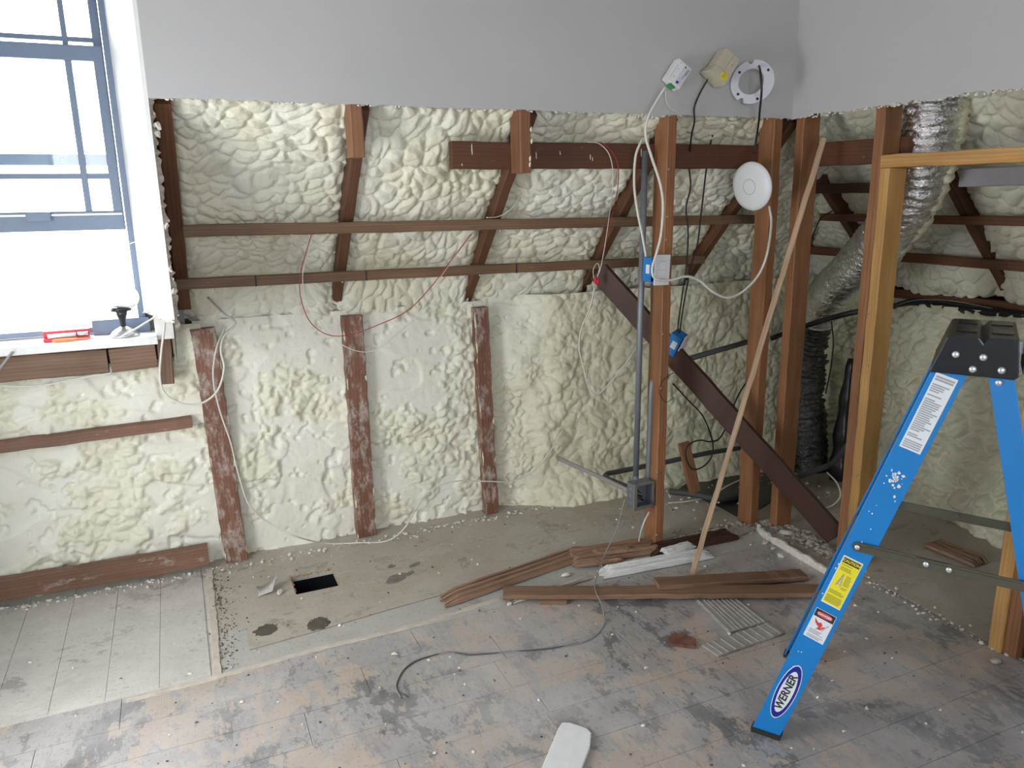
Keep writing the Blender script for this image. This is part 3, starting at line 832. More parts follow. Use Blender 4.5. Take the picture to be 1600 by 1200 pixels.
# --- beam through the wall and stubs of the cut-away studs
p = onY(707, 243, 2.69)
beam = timber('ledger_beam', 'dark stained beam with drip marks behind the cut studs', 'beam', (p[0], 2.709, 1.652), (2.415, 2.709, 1.655), 0.095, 0.038, (0, -1, 0), M['beam'], seed=3, segs=24)
for x, y, h in ((0.035, 0.033, 0.006), (0.075, -0.02, 0.022), (0.33, 0.0, 0.014), (0.43, -0.01, 0.008), (0.56, 0.005, 0.012), (0.57, 0.012, 0.009), (0.77, -0.02, 0.012), (0.79, -0.012, 0.016)):
    onto(beam, 'foam_blob', CRUMB, (x, -y, 0.019), (0.4, h/0.008, 0.35))
for nm, lab, xc, zb, s in (('cut_stud', 'short cut-off stud end hanging below the drywall nearest the window', 0.597, 1.638, 1), ('cut_stud', 'cut-off stud end hanging in front of the dark stained beam', 1.199, 1.588, 2)):
    t = timber(nm, lab, 'stud', (xc, 2.645, zb), (xc, 2.645, 1.815), 0.042, 0.088, (0, -1, 0), M['stub'], 'cut-off stud ends', seed=s, segs=5)
    if s == 2:
        for x, y in ((0.05, -0.005), (0.03, -0.004), (0.11, -0.012), (0.15, -0.01)):
            onto(t, 'foam_blob', CRUMB, (x, y-0.012, 0.044), (1.6, 0.5, 0.4))
# --- full studs
s1 = timber('wall_stud', 'tall brown stud carrying the blue switch box and conduits', 'stud', (1.822, 2.645, 0.0), (1.822, 2.645, 1.815), 0.042, 0.089, (0, -1, 0), M['stud'], seed=4, segs=24)
for z in (0.06, 0.35, 0.72, 0.95, 1.16, 1.33, 1.42, 1.60):
    onto(s1, 'nail', NAIL, (z, rng.uniform(0.010, 0.018), 0.0445), (1.2, 1.2, 1.6))
timber('wall_stud', 'dark brown stud in the back corner behind the leaning lath', 'stud', (2.347, 2.645, 0.0), (2.347, 2.645, 1.815), 0.046, 0.089, (0, -1, 0), M['stud'], seed=5, segs=24)
timber('wall_stud', 'brown stud right of the room corner, crossed by the dark brace', 'stud', (2.460, 2.553, 0.0), (2.460, 2.553, 1.815), 0.044, 0.090, (-1, 0, 0), M['stud'], seed=6, segs=24)
timber('wall_stud', 'red-brown king stud at the doorway, running up to the drywall', 'stud', (2.460, 2.157, 0.0), (2.460, 2.157, 1.815), 0.042, 0.090, (-1, 0, 0), M['stud'], seed=7, segs=24)
jk = timber('jack_stud', 'yellow pine jack stud under the door header, left of the ladder', 'stud', (2.460, 2.114, 0.0), (2.460, 2.114, 1.585), 0.042, 0.090, (-1, 0, 0), M['yellow'], seed=8, segs=24)
for x, y in ((1.05, 0.01), (0.85, -0.01), (0.62, 0.012), (0.4, -0.008), (1.3, 0.0)):
    onto(jk, 'nail', NAIL, (x, y, 0.045))
timber('door_header', 'yellow pine header rail across the doorway above the ladder', 'beam', (2.460, 2.136, 1.610), (2.460, 1.40, 1.606), 0.046, 0.090, (-1, 0, 0), M['yellow'], seed=9, segs=16)
timber('jack_stud', 'short-looking yellow stud behind the ladder rear rail, at the far side of the doorway', 'stud', (2.430, 1.463, 0.0), (2.430, 1.463, 1.585), 0.044, 0.090, (-1, 0, 0), M['yellow'], seed=10, segs=20)
timber('wall_stud', 'brown stud doubled beside the yellow stud behind the ladder', 'stud', (2.440, 1.419, 0.0), (2.440, 1.419, 1.815), 0.042, 0.090, (-1, 0, 0), M['stud'], seed=11, segs=20)
p = onX(1270, 240, 2.51)
timber('ledger_beam', 'dark stained beam between the corner stud and the doorway stud', 'beam', (2.526, 2.66, 1.658), (2.526, 2.10, 1.652), 0.092, 0.038, (-1, 0, 0), M['beam'], seed=12, segs=10)
# right slope battens
for l, z, th, a, b, s in (('dark batten just below the stained beam in the right slope', 1.523, 0.044, 3.0, 2.40, 1), ('middle batten across the right slope, passing behind the duct', 1.385, 0.036, 2.98, 0.80, 2), ('lowest batten across the right slope above the ladder cap', 1.200, 0.042, 3.25, 0.80, 3)):
    X = 3.315-(z-1.085)/1.04-0.022
    timber('batten', l, 'batten', (X, a, z), (X, b, z-0.004), th, 0.035, (-1, 0, 0), M['red'] if s > 1 else M['brace'], 'battens across the right slope', seed=30+s, segs=20)
timber('top_plate', 'brown wall plate under the right slope with a black gap below it', 'plate', (3.385, 2.85, 1.00), (3.385, 0.80, 1.00), 0.05, 0.09, (-1, 0, 0), M['red'], seed=35, segs=20)
mb = MB(); pts = [onX(1395+i*30, (478, 472, 475, 480, 484, 487, 490, 493)[i], 3.31) for i in range(8)]
film = mb.tube(spline(pts, 4), [0.012+0.012*math.sin(math.pi*i/28) for i in range(29)], 8).build('shade_filler', M['shade_fill'], smooth=True)  # black tube painting the shade in the gap below the plate
tag(film, 'black strip standing for the shade in the gap under the right wall plate', 'shade filler')
# --- diagonal brace
pb0 = onY(936, 424, 3.02); pb1 = onX(1306, 838, 2.46)
timber('diagonal_brace', 'dark brown diagonal brace from the lower batten down to the doorway stud', 'brace', pb0, pb1, 0.092, 0.036, (-0.75, -0.66, 0.0), M['brace'], seed=13, segs=20)
# --- leaning lath
p0 = onZ(1081, 898, 0.004); p1 = onX(1287, 216, 2.395)
timber('leaning_lath', 'thin raw wooden lath leaning from the floor against the corner', 'lath', p0, p1, 0.021, 0.012, (-0.6, -0.8, 0), M['lath'], seed=14, segs=30, warp=0.0016, bev=0.0015)
# --- short offcut in the corner
timber('stud_offcut', 'short reddish offcut leaning in the dark back corner', 'offcut', onY(1086, 768, 2.92), onY(1068, 692, 2.96), 0.055, 0.03, (-0.2, -1, 0.2), M['stub'], seed=15, segs=5)
# --- eaves studs
es = ['foam-dusted stud left of the square floor hole, first from the window', 'foam-dusted stud in the middle of the eaves wall', 'foam-edged narrow stud nearest the conduits on the eaves wall']
for i, ((xa, ya), (xb, yb), w) in enumerate((((317, 514), (371, 882), 0.092), ((551, 494), (574, 838), 0.087), ((752, 481), (769, 797), 0.068))):
    a = onY(xa, ya, 3.262); b = onY(xb, yb, 3.262)
    b[2] = 0.0
    t = timber('eaves_stud', es[i], 'stud', (b[0], 3.285, 0.0), (a[0], 3.285, a[2]), w, 0.05, (0, -1, 0), M['sprayed'], 'studs of the eaves wall', seed=40+i, segs=26, warp=0.003)
    for k in range(14):
        sd = rng.choice((-1, 1))
        onto(t, 'foam_blob', CRUMB, (rng.uniform(0.02, 0.98), sd*(w/2-0.003), 0.022), (rng.uniform(2.0, 7.0), rng.uniform(0.3, 0.7), rng.uniform(0.2, 0.5)), (0, 0, rng.uniform(-0.08, 0.08)))
# --- timbers beneath the window
def under(name, label, cat, xl, yl, xr, yr, h, Y, d, mat, seed, ext=True):
    a = onY(xl, yl, Y); b = onY(xr, yr, Y)
    if ext:
        a = b+(a-b)*((b[0]+1.35)/(b[0]-a[0]))
    return timber(name, label, cat, (a[0], Y+d/2, a[2]), (b[0], Y+d/2, b[2]), h, d, (0, -1, 0), mat, seed=seed, segs=24 if ext else 4, warp=0.002 if ext else 0.001)
under('rough_sill', 'brown rough sill board right under the window stool', 'plank', 0, 578, 168, 565, 0.092, 3.225, 0.05, M['roughsill'], 51)
o = under('rough_sill', 'short brown block at the right end of the rough sill', 'plank', 172, 564, 244, 556, 0.090, 3.227, 0.05, M['roughsill'], 52, ext=False)
under('nailer', 'horizontal nailer half buried in foam under the window', 'batten', 0, 700, 300, 660, 0.044, 3.250, 0.04, M['sprayed2'], 53)
under('bottom_plate', 'foam-smeared bottom plate along the floor under the window', 'plate', 0, 925, 326, 870, 0.085, 3.215, 0.05, M['sprayed2'], 54)
timber('trimmer_block', 'rough grey-brown block beside the window stool end', 'offcut', onY(262, 598, 3.24), onY(252, 486, 3.24), 0.05, 0.05, (0, -1, 0), M['roughsill'], seed=55, segs=4)

# ------------------------------------------------------------------ window
WP = 3.31
win = tag(empty('window_1', (-0.6, WP, 1.03), 0), 'slate metal sash window with raised lower sash and narrow border panes', None, None, 'structure')
def wpart(name, boxes, mat, parent=win, bevel=0.004):
    m_ = MB()
    for lo, hi in boxes: m_.box((lo[0]+0.6, lo[1]-WP, lo[2]-1.03), (hi[0]+0.6, hi[1]-WP, hi[2]-1.03))
    return m_.build(name, mat, parent, bevel=bevel)
def wz(y): return onY(60, y, WP)[2]
XR, XL = -0.118, -1.36
zt = 2.42
wpart('frame', [((XR-0.026, 3.285, 1.03), (XR, 3.37, zt)), ((XL, 3.285, 1.03), (XL+0.026, 3.37, zt)), ((XL, 3.285, zt-0.03), (XR, 3.37, zt)), ((XL, 3.30, 1.025), (XR, 3.37, 1.045))], M['frame_blue'])
xs, xl = XR-0.03, XL+0.03
vb = onY(107, 100, WP)[0]; vbl = XL+XR-vb
# raised inner sash
z1, z0 = wz(68), wz(362)
ls = wpart('lower_sash', [((xs-0.034, 3.295, z0), (xs, 3.322, z1)), ((xl, 3.295, z0), (xl+0.034, 3.322, z1)), ((xl, 3.292, wz(93)), (xs, 3.322, z1)), ((xl, 3.292, z0), (xs, 3.324, wz(331)))], M['frame_blue'])
wpart('glazing_bar', [((vb-0.012, 3.298, z0+0.02), (vb+0.012, 3.316, z1-0.02))], M['frame_blue'], ls) if False else None
def sub(name, boxes, mat, parent, bevel=0.002): return wpart(name, boxes, mat, parent, bevel)
for xv in (vb, vbl): sub('glazing_bar', [((xv-0.011, 3.299, z0+0.03), (xv+0.011, 3.317, z1-0.03))], M['frame_blue'], ls)
sub('glazing_bar', [((xl+0.03, 3.3005, wz(280)), (xs-0.03, 3.3155, wz(271)))], M['frame_blue'], ls)
sub('pane', [((xl+0.03, 3.3065, z0+0.05), (xs-0.03, 3.3095, z1-0.05))], M['glass'], ls, 0)
hp = onY(60, 338, 3.29); h1 = onY(41, 338, 3.29)[0]; h2 = onY(80, 338, 3.29)[0]
sub('lift_handle', [((h1, 3.272, wz(334)-0.004), (h2, 3.294, wz(334)+0.006)), ((h1, 3.272, wz(346)), (h2, 3.278, wz(334)))], M['frame_blue'], ls)
sub('groove', [((xl+0.01, 3.289, wz(338)), (xs-0.005, 3.293, wz(335)))], M['steel'], ls, 0)
# outer sash
z1, z0 = zt-0.03, wz(258)
us = wpart('upper_sash', [((xs-0.030, 3.328, z0), (xs, 3.352, z1)), ((xl, 3.328, z0), (xl+0.03, 3.352, z1)), ((xl, 3.328, z1-0.04), (xs, 3.352, z1)), ((xl, 3.328, z0), (xs, 3.352, wz(240)))], M['frame_blue'])
vu = onY(97, 30, 3.34)[0]
for xv in (vu, XL+XR-vu): sub('glazing_bar', [((xv-0.009, 3.331, z0+0.03), (xv+0.009, 3.347, z1-0.02))], M['frame_blue'], us)
sub('glazing_bar', [((xl+0.02, 3.3325, wz(60)), (xs-0.02, 3.3455, wz(52)))], M['frame_blue'], us)
sub('pane', [((xl+0.02, 3.3385, z0+0.03), (xs-0.02, 3.3415, z1-0.03))], M['glass'], us, 0)
wpart('glare_cut_rail', [((onY(143, 500, 3.285)[0], 3.268, 1.018), (XR+0.012, 3.30, 1.075))], M['frame_blue'])  # frame's bottom rail, cut short where window glare washes it out
m_ = MB(); m_.box((-1.39, 3.135, 0.987), (-0.082, 3.40, 1.018))
stool = m_.build('trim_1', M['white_paint'], bevel=0.004); tag(stool, 'white window stool board carrying the small lamp', None, None, 'structure')
m_ = MB(); m_.box((-0.088, 3.16, 1.0), (-0.008, 3.24, 1.105)); cb = m_.build('trim_2', M['white_paint'], bevel=0.003); tag(cb, 'white plaster block at the right end of the window stool', None, None, 'structure')

# lamp holder on the stool
c = onY(194, 520, 3.20); L0 = (c[0], 3.20, 1.018)
lamp = empty('sill_lamp', L0, 0, 'small lamp with round white bulb and silver foot on the window stool', 'lamp')
MB().lathe([(0.0, 0), (0.052, 0.0), (0.053, 0.006), (0.046, 0.012), (0.040, 0.020), (0.028, 0.028), (0.016, 0.034), (0.009, 0.038), (0.0, 0.038)], 32).build('foot', M['silver'], lamp, smooth=True)
MB().lathe([(0.0, 0.036), (0.010, 0.036), (0.010, 0.060), (0.018, 0.080), (0.022, 0.098), (0.0, 0.100)], 24).build('neck', M['black_plastic'], lamp, smooth=True)
MB().lathe([(0.026, 0.094), (0.036, 0.096), (0.038, 0.110), (0.026, 0.112), (0.026, 0.094)], 28).build('collar', M['black_plastic'], lamp, smooth=True)
prof = [(0.0, 0.100)]+[(0.045*math.sin(math.pi*i/14), 0.147-0.045*math.cos(math.pi*i/14)) for i in range(1, 14)]+[(0.0, 0.192)]
b_ = MB().lathe(prof, 28).build('bulb', M['bulb'], lamp, smooth=True); b_.location = (0.022, 0, -0.002)
# red pack and orange driver
c = onY(104, 520, 3.21)
m_ = MB(); m_.box((-0.075, -0.02, 0.0), (0.075, 0.02, 0.012)); m_.box((-0.075, 0.004, 0.012), (0.075, 0.02, 0.036))
rp = empty('red_clip', (c[0], 3.205, 1.0185), math.radians(4), 'red plastic holder lying on the window stool', 'holder')
m_.build('body', M['red_plastic'], rp, bevel=0.003)
m_ = MB(); m_.tube([(-0.06, -0.012, 0.020), (0.03, -0.012, 0.020)], 0.008, 10); m_.build('roll', M['white_plastic'], rp, smooth=True)
m_ = MB(); m_.tube([(0.035, -0.012, 0.02), (0.07, -0.012, 0.02)], 0.008, 10); m_.build('tip', M['silver'], rp, smooth=True)
c = onY(112, 536, 3.165)
od = empty('screwdriver', (c[0], 3.165, 1.0185), math.radians(5), 'thin orange-handled tool lying at the front of the window stool', 'tool')
MB().tube([(-0.06, 0, 0.007), (-0.05, 0, 0.007), (0.0, 0, 0.007), (0.02, 0, 0.007)], [0.004, 0.006, 0.006, 0.004], 10).build('handle', M['orange'], od, smooth=True)
MB().tube([(0.02, 0, 0.007), (0.07, 0, 0.006)], 0.0022, 8).build('shaft', M['orange'], od, smooth=True)

# ------------------------------------------------------------------ ladder
nf = np.array([1.40, 1.45, 0.0]); lw = np.array([0.816, 0.578, 0]); ld = np.array([0.578, -0.816, 0])
lad = empty('step_ladder', tuple(nf), math.atan2(ld[1], ld[0]), 'blue fibreglass step ladder with black top cap at the right', 'ladder')
LW = 0.45; TI = 0.08                 # foot width, inward lean of each side per metre of height
def rail(s0, s1, z1, web, fl, near, name, mat, z0=0.012, ribs=True):
    """C-channel leaning from (s0, z0) to (s1, z1); web outside, flanges inwards"""
    sg = 1 if near else -1
    def T(z): return (TI*z) if near else LW-TI*z
    sec = [(-web/2, 0), (web/2, 0), (web/2, fl), (web/2-0.005, fl), (web/2-0.005, 0.005), (-web/2+0.005, 0.005), (-web/2+0.005, fl), (-web/2, fl)]
    vs = []
    for z in (z0, z1):
        sc = s0+(s1-s0)*(z-z0)/(z1-z0)
        for a, b in sec: vs.append((sc+a, T(z)+sg*b, z))
    k = len(sec)
    fs = [(i, (i+1) % k, (i+1) % k+k, i+k) for i in range(k)]+[tuple(range(k)), tuple(reversed(range(k, 2*k)))]
    m_ = MB(); m_.add(vs, fs)
    r = m_.build(name, mat, lad, bevel=0.0012)
    m_ = MB()
    m_.hexa([(s0-web/2-0.002, T(0)-sg*0.002, 0), (s0+web/2+0.002, T(0)-sg*0.002, 0), (s0+web/2+0.002, T(0)+sg*fl, 0), (s0-web/2-0.002, T(0)+sg*fl, 0)],
            [(s0-web/2-0.002, T(0)-sg*0.002, z0+0.004), (s0+web/2+0.004, T(0)-sg*0.002, z0+0.004), (s0+web/2+0.004, T(0)+sg*fl, z0+0.004), (s0-web/2-0.002, T(0)+sg*fl, z0+0.004)])
    m_.build('rubber_foot', M['rubber'], r)
    return r
CB, CT = 1.078, 1.170
for near in (True, False):
    rail(0.0, 0.352, CB+0.03, 0.077, 0.028, near, 'front_rail', M['ladder_blue'])
    rail(0.705, 0.442, CB+0.03, 0.052, 0.026, near, 'rear_rail', M['ladder_blue'])
def sfront(z): return 0.0+(0.352)*(z-0.012)/(CB+0.03-0.012)
def srear(z): return 0.705+(0.442-0.705)*(z-0.012)/(CB+0.03-0.012)
for z in (0.28, 0.56, 0.83):
    s = sfront(z); t0, t1 = TI*z+0.006, LW-TI*z-0.006
    m_ = MB(); m_.box((s-0.036, t0, z), (s+0.036, t1, z+0.004)); m_.box((s-0.036, t0, z-0.022), (s-0.032, t1, z)); m_.box((s+0.032, t0, z-0.022), (s+0.036, t1, z))
    for q in range(5): m_.box((s-0.028+q*0.013, t0, z+0.004), (s-0.024+q*0.013, t1, z+0.0055))
    m_.build('step', M['steel'], lad)
for z in (0.2, 0.5, 0.8):
    s = srear(z); t0, t1 = TI*z+0.006, LW-TI*z-0.006
    m_ = MB(); m_.box((s-0.012, t0, z-0.012), (s+0.012, t1, z+0.012)); m_.build('rear_bar', M['steel'], lad, bevel=0.002)
RIV = MB().lathe([(0.0, 0.004), (0.004, 0.0036), (0.0068, 0.002), (0.0075, 0.0)], 14).mesh('rivet', M['rivet'], True)
def rivet(s, t, z, parent=lad, near=True, k=1.0):
    o = bpy.data.objects.new('rivet', RIV); link(o, parent)
    o.location = (s, t, z); o.rotation_euler = (math.radians(90 if near else -90), 0, 0); o.scale = (k, k, k); return o
# spreader bars, hinged in the middle
for near in (True, False):
    z = 0.606; t = (TI*z-0.004) if near else (LW-TI*z+0.004)
    sg = -1 if near else 1
    sa, sb = sfront(z)-0.005, srear(z)
    sp = empty('spreader', (0, 0, 0)); sp.parent = lad
    bpy.data.objects.remove(sp)
    def bar(s0, z0, s1, z1, off, h=0.013):
        m_ = MB(); L_ = math.hypot(s1-s0, z1-z0); a = math.atan2(z1-z0, s1-s0)
        poly = []
        for i in range(7): q = math.pi/2+math.pi*i/6; poly.append((h*math.cos(q), h*math.sin(q)))
        for i in range(7): q = -math.pi/2+math.pi*i/6; poly.append((L_+h*math.cos(q), h*math.sin(q)))
        R_ = Matrix.Translation((s0, 0, z0)) @ Matrix.Rotation(-a, 4, 'Y')
        m_.prism(poly, t+sg*off, t+sg*(off+0.003), R_)
        # raised rolled rib
        m_.prism([(0.02, 0.003), (L_-0.02, 0.003), (L_-0.02, 0.007), (0.02, 0.007)], t+sg*(off+0.003), t+sg*(off+0.005), R_)
        return m_
    sm = 0.5*(sa+sb)+0.0
    b1_ = bar(sa, z+0.004, sm+0.02, z-0.006, 0.000).build('spreader_bar', M['bar'], lad)
    b2_ = bar(sm-0.045, z-0.004, sb, z-0.012, 0.004).build('spreader_bar', M['bar'], lad)
    rivet(sa, t+sg*0.005, z+0.004, b1_, near); rivet(sb, t+sg*0.009, z-0.012, b2_, near)
    rivet(sm-0.03, t+sg*0.009, z-0.003, b2_, near); rivet(sm+0.02, t+sg*0.009, z-0.006, b2_, near)
# top cap with a V groove across it
ct0, ct1 = TI*CB-0.008, LW-TI*CB+0.008
poly = [(0.300, CB), (0.474, CB-0.002), (0.482, CB+0.006), (0.474, CT), (0.415, CT), (0.405, CT-0.014), (0.394, CT), (0.336, CT), (0.330, CT-0.003)]
cap = MB().prism(poly, ct0, ct1).build('top_cap', M['black_plastic'], lad, bevel=0.003)
M['cap_slot'] = plain('glossy_black', (0.006, 0.006, 0.010), 0.15)
for tt in (0.10, 0.24):
    for s0, s1 in ((0.345, 0.39), (0.42, 0.465)):
        MB().box((s0, ct0+tt-0.035, CT-0.001), (s1, ct0+tt+0.035, CT+0.0025)).build('tray_rib', M['cap_slot'], cap, bevel=0.001)
for s, z in ((0.352, CB+0.048), (0.408, CB+0.046), (0.390, CB+0.016), (0.447, CB+0.019)):
    rivet(s, ct0-0.0005, z, cap, True, 1.15)
rivet(0.445, TI*CB-0.001, CB-0.012, lad, True, 1.1)
# blue holder clipped to the cap's end
m_ = MB(); m_.box((0.489, ct0+0.03, CT-0.085), (0.545, ct0+0.16, CT-0.005)); m_.build('clip_on_holder', M['ladder_blue'], lad, bevel=0.005)
m_ = MB(); m_.box((0.476, ct0+0.05, CT-0.04), (0.489, ct0+0.09, CT-0.012)); m_.build('clip', M['paper'], lad, bevel=0.002)
# labels on the outside of the near front rail: a frame running along the rail
ra = math.atan2(CB+0.018, 0.352)     # rail pitch
up = Vector((math.cos(ra), TI*math.sin(ra), math.sin(ra))).normalized()
acr = Vector((math.sin(ra), 0, -math.cos(ra)))          # towards the rail's rear edge
nrm = acr.cross(up); nrm = nrm if nrm.y < 0 else -nrm
def railM(z, off=0.0006):
    o_ = Vector((sfront(z), TI*z, z)) + nrm*off
    return Matrix(((acr.x, up.x, nrm.x, o_.x), (acr.y, up.y, nrm.y, o_.y), (acr.z, up.z, nrm.z, o_.z), (0, 0, 0, 1)))
def flat(name, polys, mat, Mx, parent, th=0.0005):
    """flat print: polys in (across, along) of the rail face"""
    m_ = MB()
    for P in polys:
        k = len(P)
        m_.add([Mx @ Vector((a, b, 0)) for a, b in P]+[Mx @ Vector((a, b, th)) for a, b in P], [tuple(reversed(range(k))), tuple(range(k, 2*k))]+[(i, (i+1) % k, (i+1) % k+k, i+k) for i in range(k)])
    return m_.build(name, mat, parent)
def rect(a0, b0, a1, b1): return [(a0, b0), (a1, b0), (a1, b1), (a0, b1)]
def ell(a, b, ra_, rb_, n=40, ca=0, cb=0): return [(ca+ra_*math.cos(2*math.pi*i/n), cb+rb_*math.sin(2*math.pi*i/n)) for i in range(n)]
def lettering(body, size, mat, Mx, parent, name='lettering', sx=1.0):
    cu = bpy.data.curves.new('t', 'FONT'); cu.body = body; cu.size = size; cu.align_x = 'CENTER'; cu.align_y = 'CENTER'; cu.extrude = 0.0003; cu.offset = size*0.03
    ob = bpy.data.objects.new('t', cu); COL.objects.link(ob)
    bpy.context.view_layer.update()
    me = bpy.data.meshes.new_from_object(ob.evaluated_get(bpy.context.evaluated_depsgraph_get()))
    bpy.data.objects.remove(ob)
    for v in me.vertices: v.co = Mx @ Vector((v.co.x*sx, v.co.y, v.co.z))
    me.materials.clear(); me.materials.append(mat)
    o = bpy.data.objects.new(name, me); link(o, parent); return o
def textrows(a0, a1, b0, b1, n, seed, frac=0.5, rag=0.35):
    rng = random.Random(seed); out = []; st_ = (b1-b0)/n
    for i in range(n):
        if rng.random() < 0.06: continue
        e = a1-(a1-a0)*rng.uniform(0, rag)
        out.append(rect(a0, b0+i*st_, e, b0+(i+frac)*st_))
    return out
R90 = Matrix.Rotation(math.radians(90), 4, 'Z')
# maker's oval
Mx = railM(0.152)
lg = flat('logo_label', [ell(0, 0, 0.0265, 0.092)], M['paper'], Mx, lad)
flat('logo_ring', [ell(0, 0, 0.0245, 0.0885)], M['navy'], railM(0.152, 0.0012), lg)
flat('logo_field', [ell(0, 0, 0.0180, 0.070)], M['paper'], railM(0.152, 0.0018), lg)
lettering('WERNER', 0.0290, M['ink'], railM(0.152, 0.0024) @ R90, lg)
# red and white danger label
DS = Matrix.Scale(1.2, 4)
Mx = railM(0.368) @ DS
dl = flat('danger_label', [rect(-0.0225, -0.038, 0.0225, 0.038)], M['paper'], Mx, lad)
M1, M2 = railM(0.368, 0.0012) @ DS, railM(0.368, 0.0018) @ DS
flat('banner', [rect(-0.0215, 0.018, 0.0215, 0.037)], M['ink'], M1, dl)
flat('banner_oval', [ell(0, 0, 0.0175, 0.0065, 28, 0, 0.0275)], M['red_ink'], M2, dl)
lettering('DANGER', 0.0075, M['paper'], railM(0.368, 0.0024) @ DS @ Matrix.Translation((0, 0.0275, 0)), dl)
flat('pictogram', [[(-0.016, 0.014), (-0.006, 0.006), (0.0, 0.009), (0.005, 0.003), (0.002, -0.004), (-0.006, -0.001), (-0.012, 0.004)], [(-0.002, -0.003), (0.004, -0.003), (0.009, 0.003), (0.011, 0.001), (0.004, -0.009), (-0.003, -0.010)]], M['red_ink'], M1, dl)
flat('pictogram_lines', [[(0.006, -0.010), (0.008, -0.010), (0.017, 0.010), (0.015, 0.010)], [(-0.006, -0.012), (-0.004, -0.012), (-0.001, -0.004), (-0.003, -0.004)]], M['grey_ink'], M1, dl)
flat('small_print', textrows(-0.017, 0.018, -0.035, -0.013, 8, 3), M['grey_ink'], M1, dl)
# yellow caution label
cz = 0.502; CS = Matrix.Diagonal((1.12, 1.27, 1.0, 1.0))
cl = flat('caution_label', [rect(-0.0225, -0.058, 0.0225, 0.058)], M['paper'], railM(cz) @ CS, lad)
flat('yellow_field', [rect(-0.0205, -0.0555, 0.0205, 0.0555)], M['yellow_label'], railM(cz, 0.0012) @ CS, cl)
flat('banner', [rect(-0.0195, 0.043, 0.0195, 0.0545)], M['ink'], railM(cz, 0.0018) @ CS, cl)
lettering('CAUTION', 0.0085, M['yellow_label'], railM(cz, 0.0024) @ CS @ Matrix.Translation((0, 0.0487, 0)), cl)
M['olive_ink'] = plain('olive_print', (0.30, 0.28, 0.03), 0.6)
flat('small_print', textrows(-0.017, 0.018, 0.026, 0.041, 5, 5)+textrows(0.003, 0.018, -0.014, 0.020, 11, 6)+textrows(-0.018, 0.018, -0.030, -0.018, 4, 7, rag=0.6)+textrows(-0.018, 0.019, -0.052, -0.034, 7, 8, rag=0.1), M['olive_ink'], railM(cz, 0.0018) @ CS, cl)
flat('pictogram', [[(-0.012, -0.010), (-0.009, -0.010), (-0.003, 0.020), (-0.005, 0.020)], [(-0.001, -0.012), (0.001, -0.012), (-0.003, 0.020), (-0.004, 0.020)]]+[rect(-0.0105+q*0.0008, -0.006+q*0.006, -0.0005-q*0.0005, -0.0045+q*0.006) for q in range(4)], M['grey_ink'], railM(cz, 0.0018) @ CS, cl)
# long white instruction label near the cap
iz = 0.975; IS = Matrix.Diagonal((1.12, 1.12, 1.0, 1.0))
il = flat('instruction_label', [rect(-0.0225, -0.090, 0.0225, 0.090)], M['paper'], railM(iz) @ IS, lad)
flat('small_print', textrows(-0.019, 0.020, -0.060, 0.068, 26, 9, 0.62, 0.55)+textrows(-0.019, 0.020, 0.074, 0.086, 2, 10, 0.7, 0.1)+textrows(-0.019, 0.020, -0.086, -0.066, 4, 11, 0.6, 0.1), M['grey_ink'], railM(iz, 0.0012) @ IS, il)
# white paint splashes
rng = random.Random(31)
sp_ = []
for i in range(26):
    a, b = rng.gauss(0, 0.011), rng.gauss(0, 0.014); r_ = rng.uniform(0.001, 0.006)
    k = 9; sp_.append([(a+r_*rng.uniform(0.5, 1.2)*math.cos(2*math.pi*j/k), b+r_*rng.uniform(0.5, 1.2)*math.sin(2*math.pi*j/k)) for j in range(k)])
flat('paint_splash', sp_, M['paper'], railM(0.80), lad)
sp_ = []
for i in range(18):
    a, b = rng.uniform(-0.03, 0.03), rng.uniform(-0.3, 0.4); r_ = rng.uniform(0.0006, 0.002)
    sp_.append([(a+r_*math.cos(j), b+r_*rng.uniform(1, 2)*math.sin(j)) for j in (0, 1, 2, 3, 4, 5)])
flat('paint_specks', sp_, M['paper'], railM(0.5), lad)

# ------------------------------------------------------------------ foil duct
def duct(path, rad, seed, n=44):
    P = spline(path, 1)
    # resample finely
    D = spline(path, 26)
    rings = []; prev = None; m = len(D); s_acc = 0
    vs = np.zeros((m, n, 3)); offs = []
    for i in range(m):
        t = Vector(D[min(i+1, m-1)]-D[max(i-1, 0)]).normalized()
        if i: s_acc += np.linalg.norm(D[i]-D[i-1])
        x = Vector((0, 0, 1)).cross(t) if prev is None and abs(t.z) < 0.95 else (prev-t*prev.dot(t) if prev is not None else Vector((1, 0, 0)).cross(t))
        x.normalize(); prev = x; y = t.cross(x)
        th = np.arange(n)*2*math.pi/n
        a = np.full(n, s_acc)
        w = fbm(a*9+seed, np.cos(th)*2+5, seed, 3)
        rg = 0.005*np.sin(2*math.pi*(a/0.034+1.2*w)) + 0.016*(fbm(a*26+7, np.sin(th)*3+np.cos(th)*2+9, seed+2, 4)-0.5)
        r_ = rad(i/(m-1))+rg
        vs[i] = np.array(D[i])[None]+np.outer(np.cos(th)*r_, np.array(x))+np.outer(np.sin(th)*r_, np.array(y))
    m_ = MB(); m_.add(vs.reshape(-1, 3), [(i*n+k, i*n+(k+1) % n, (i+1)*n+(k+1) % n, (i+1)*n+k) for i in range(m-1) for k in range(n)])
    return m_, vs
dpath = [onX(1466, 100, 2.60), onX(1460, 160, 2.61), onX(1446, 240, 2.63), onX(1414, 325, 2.68), onX(1354, 400, 2.76), onX(1302, 455, 2.86), onX(1271, 505, 2.96), onX(1263, 570, 3.01), onX(1262, 650, 3.02), onX(1266, 735, 3.02)]
m_, dv = duct(dpath, lambda t: 0.100-0.008*t, 3)
dct = empty('flexible_duct', tuple(dpath[-1]), 0, 'crinkled silver foil flexible duct running down behind the doorway studs', 'duct')
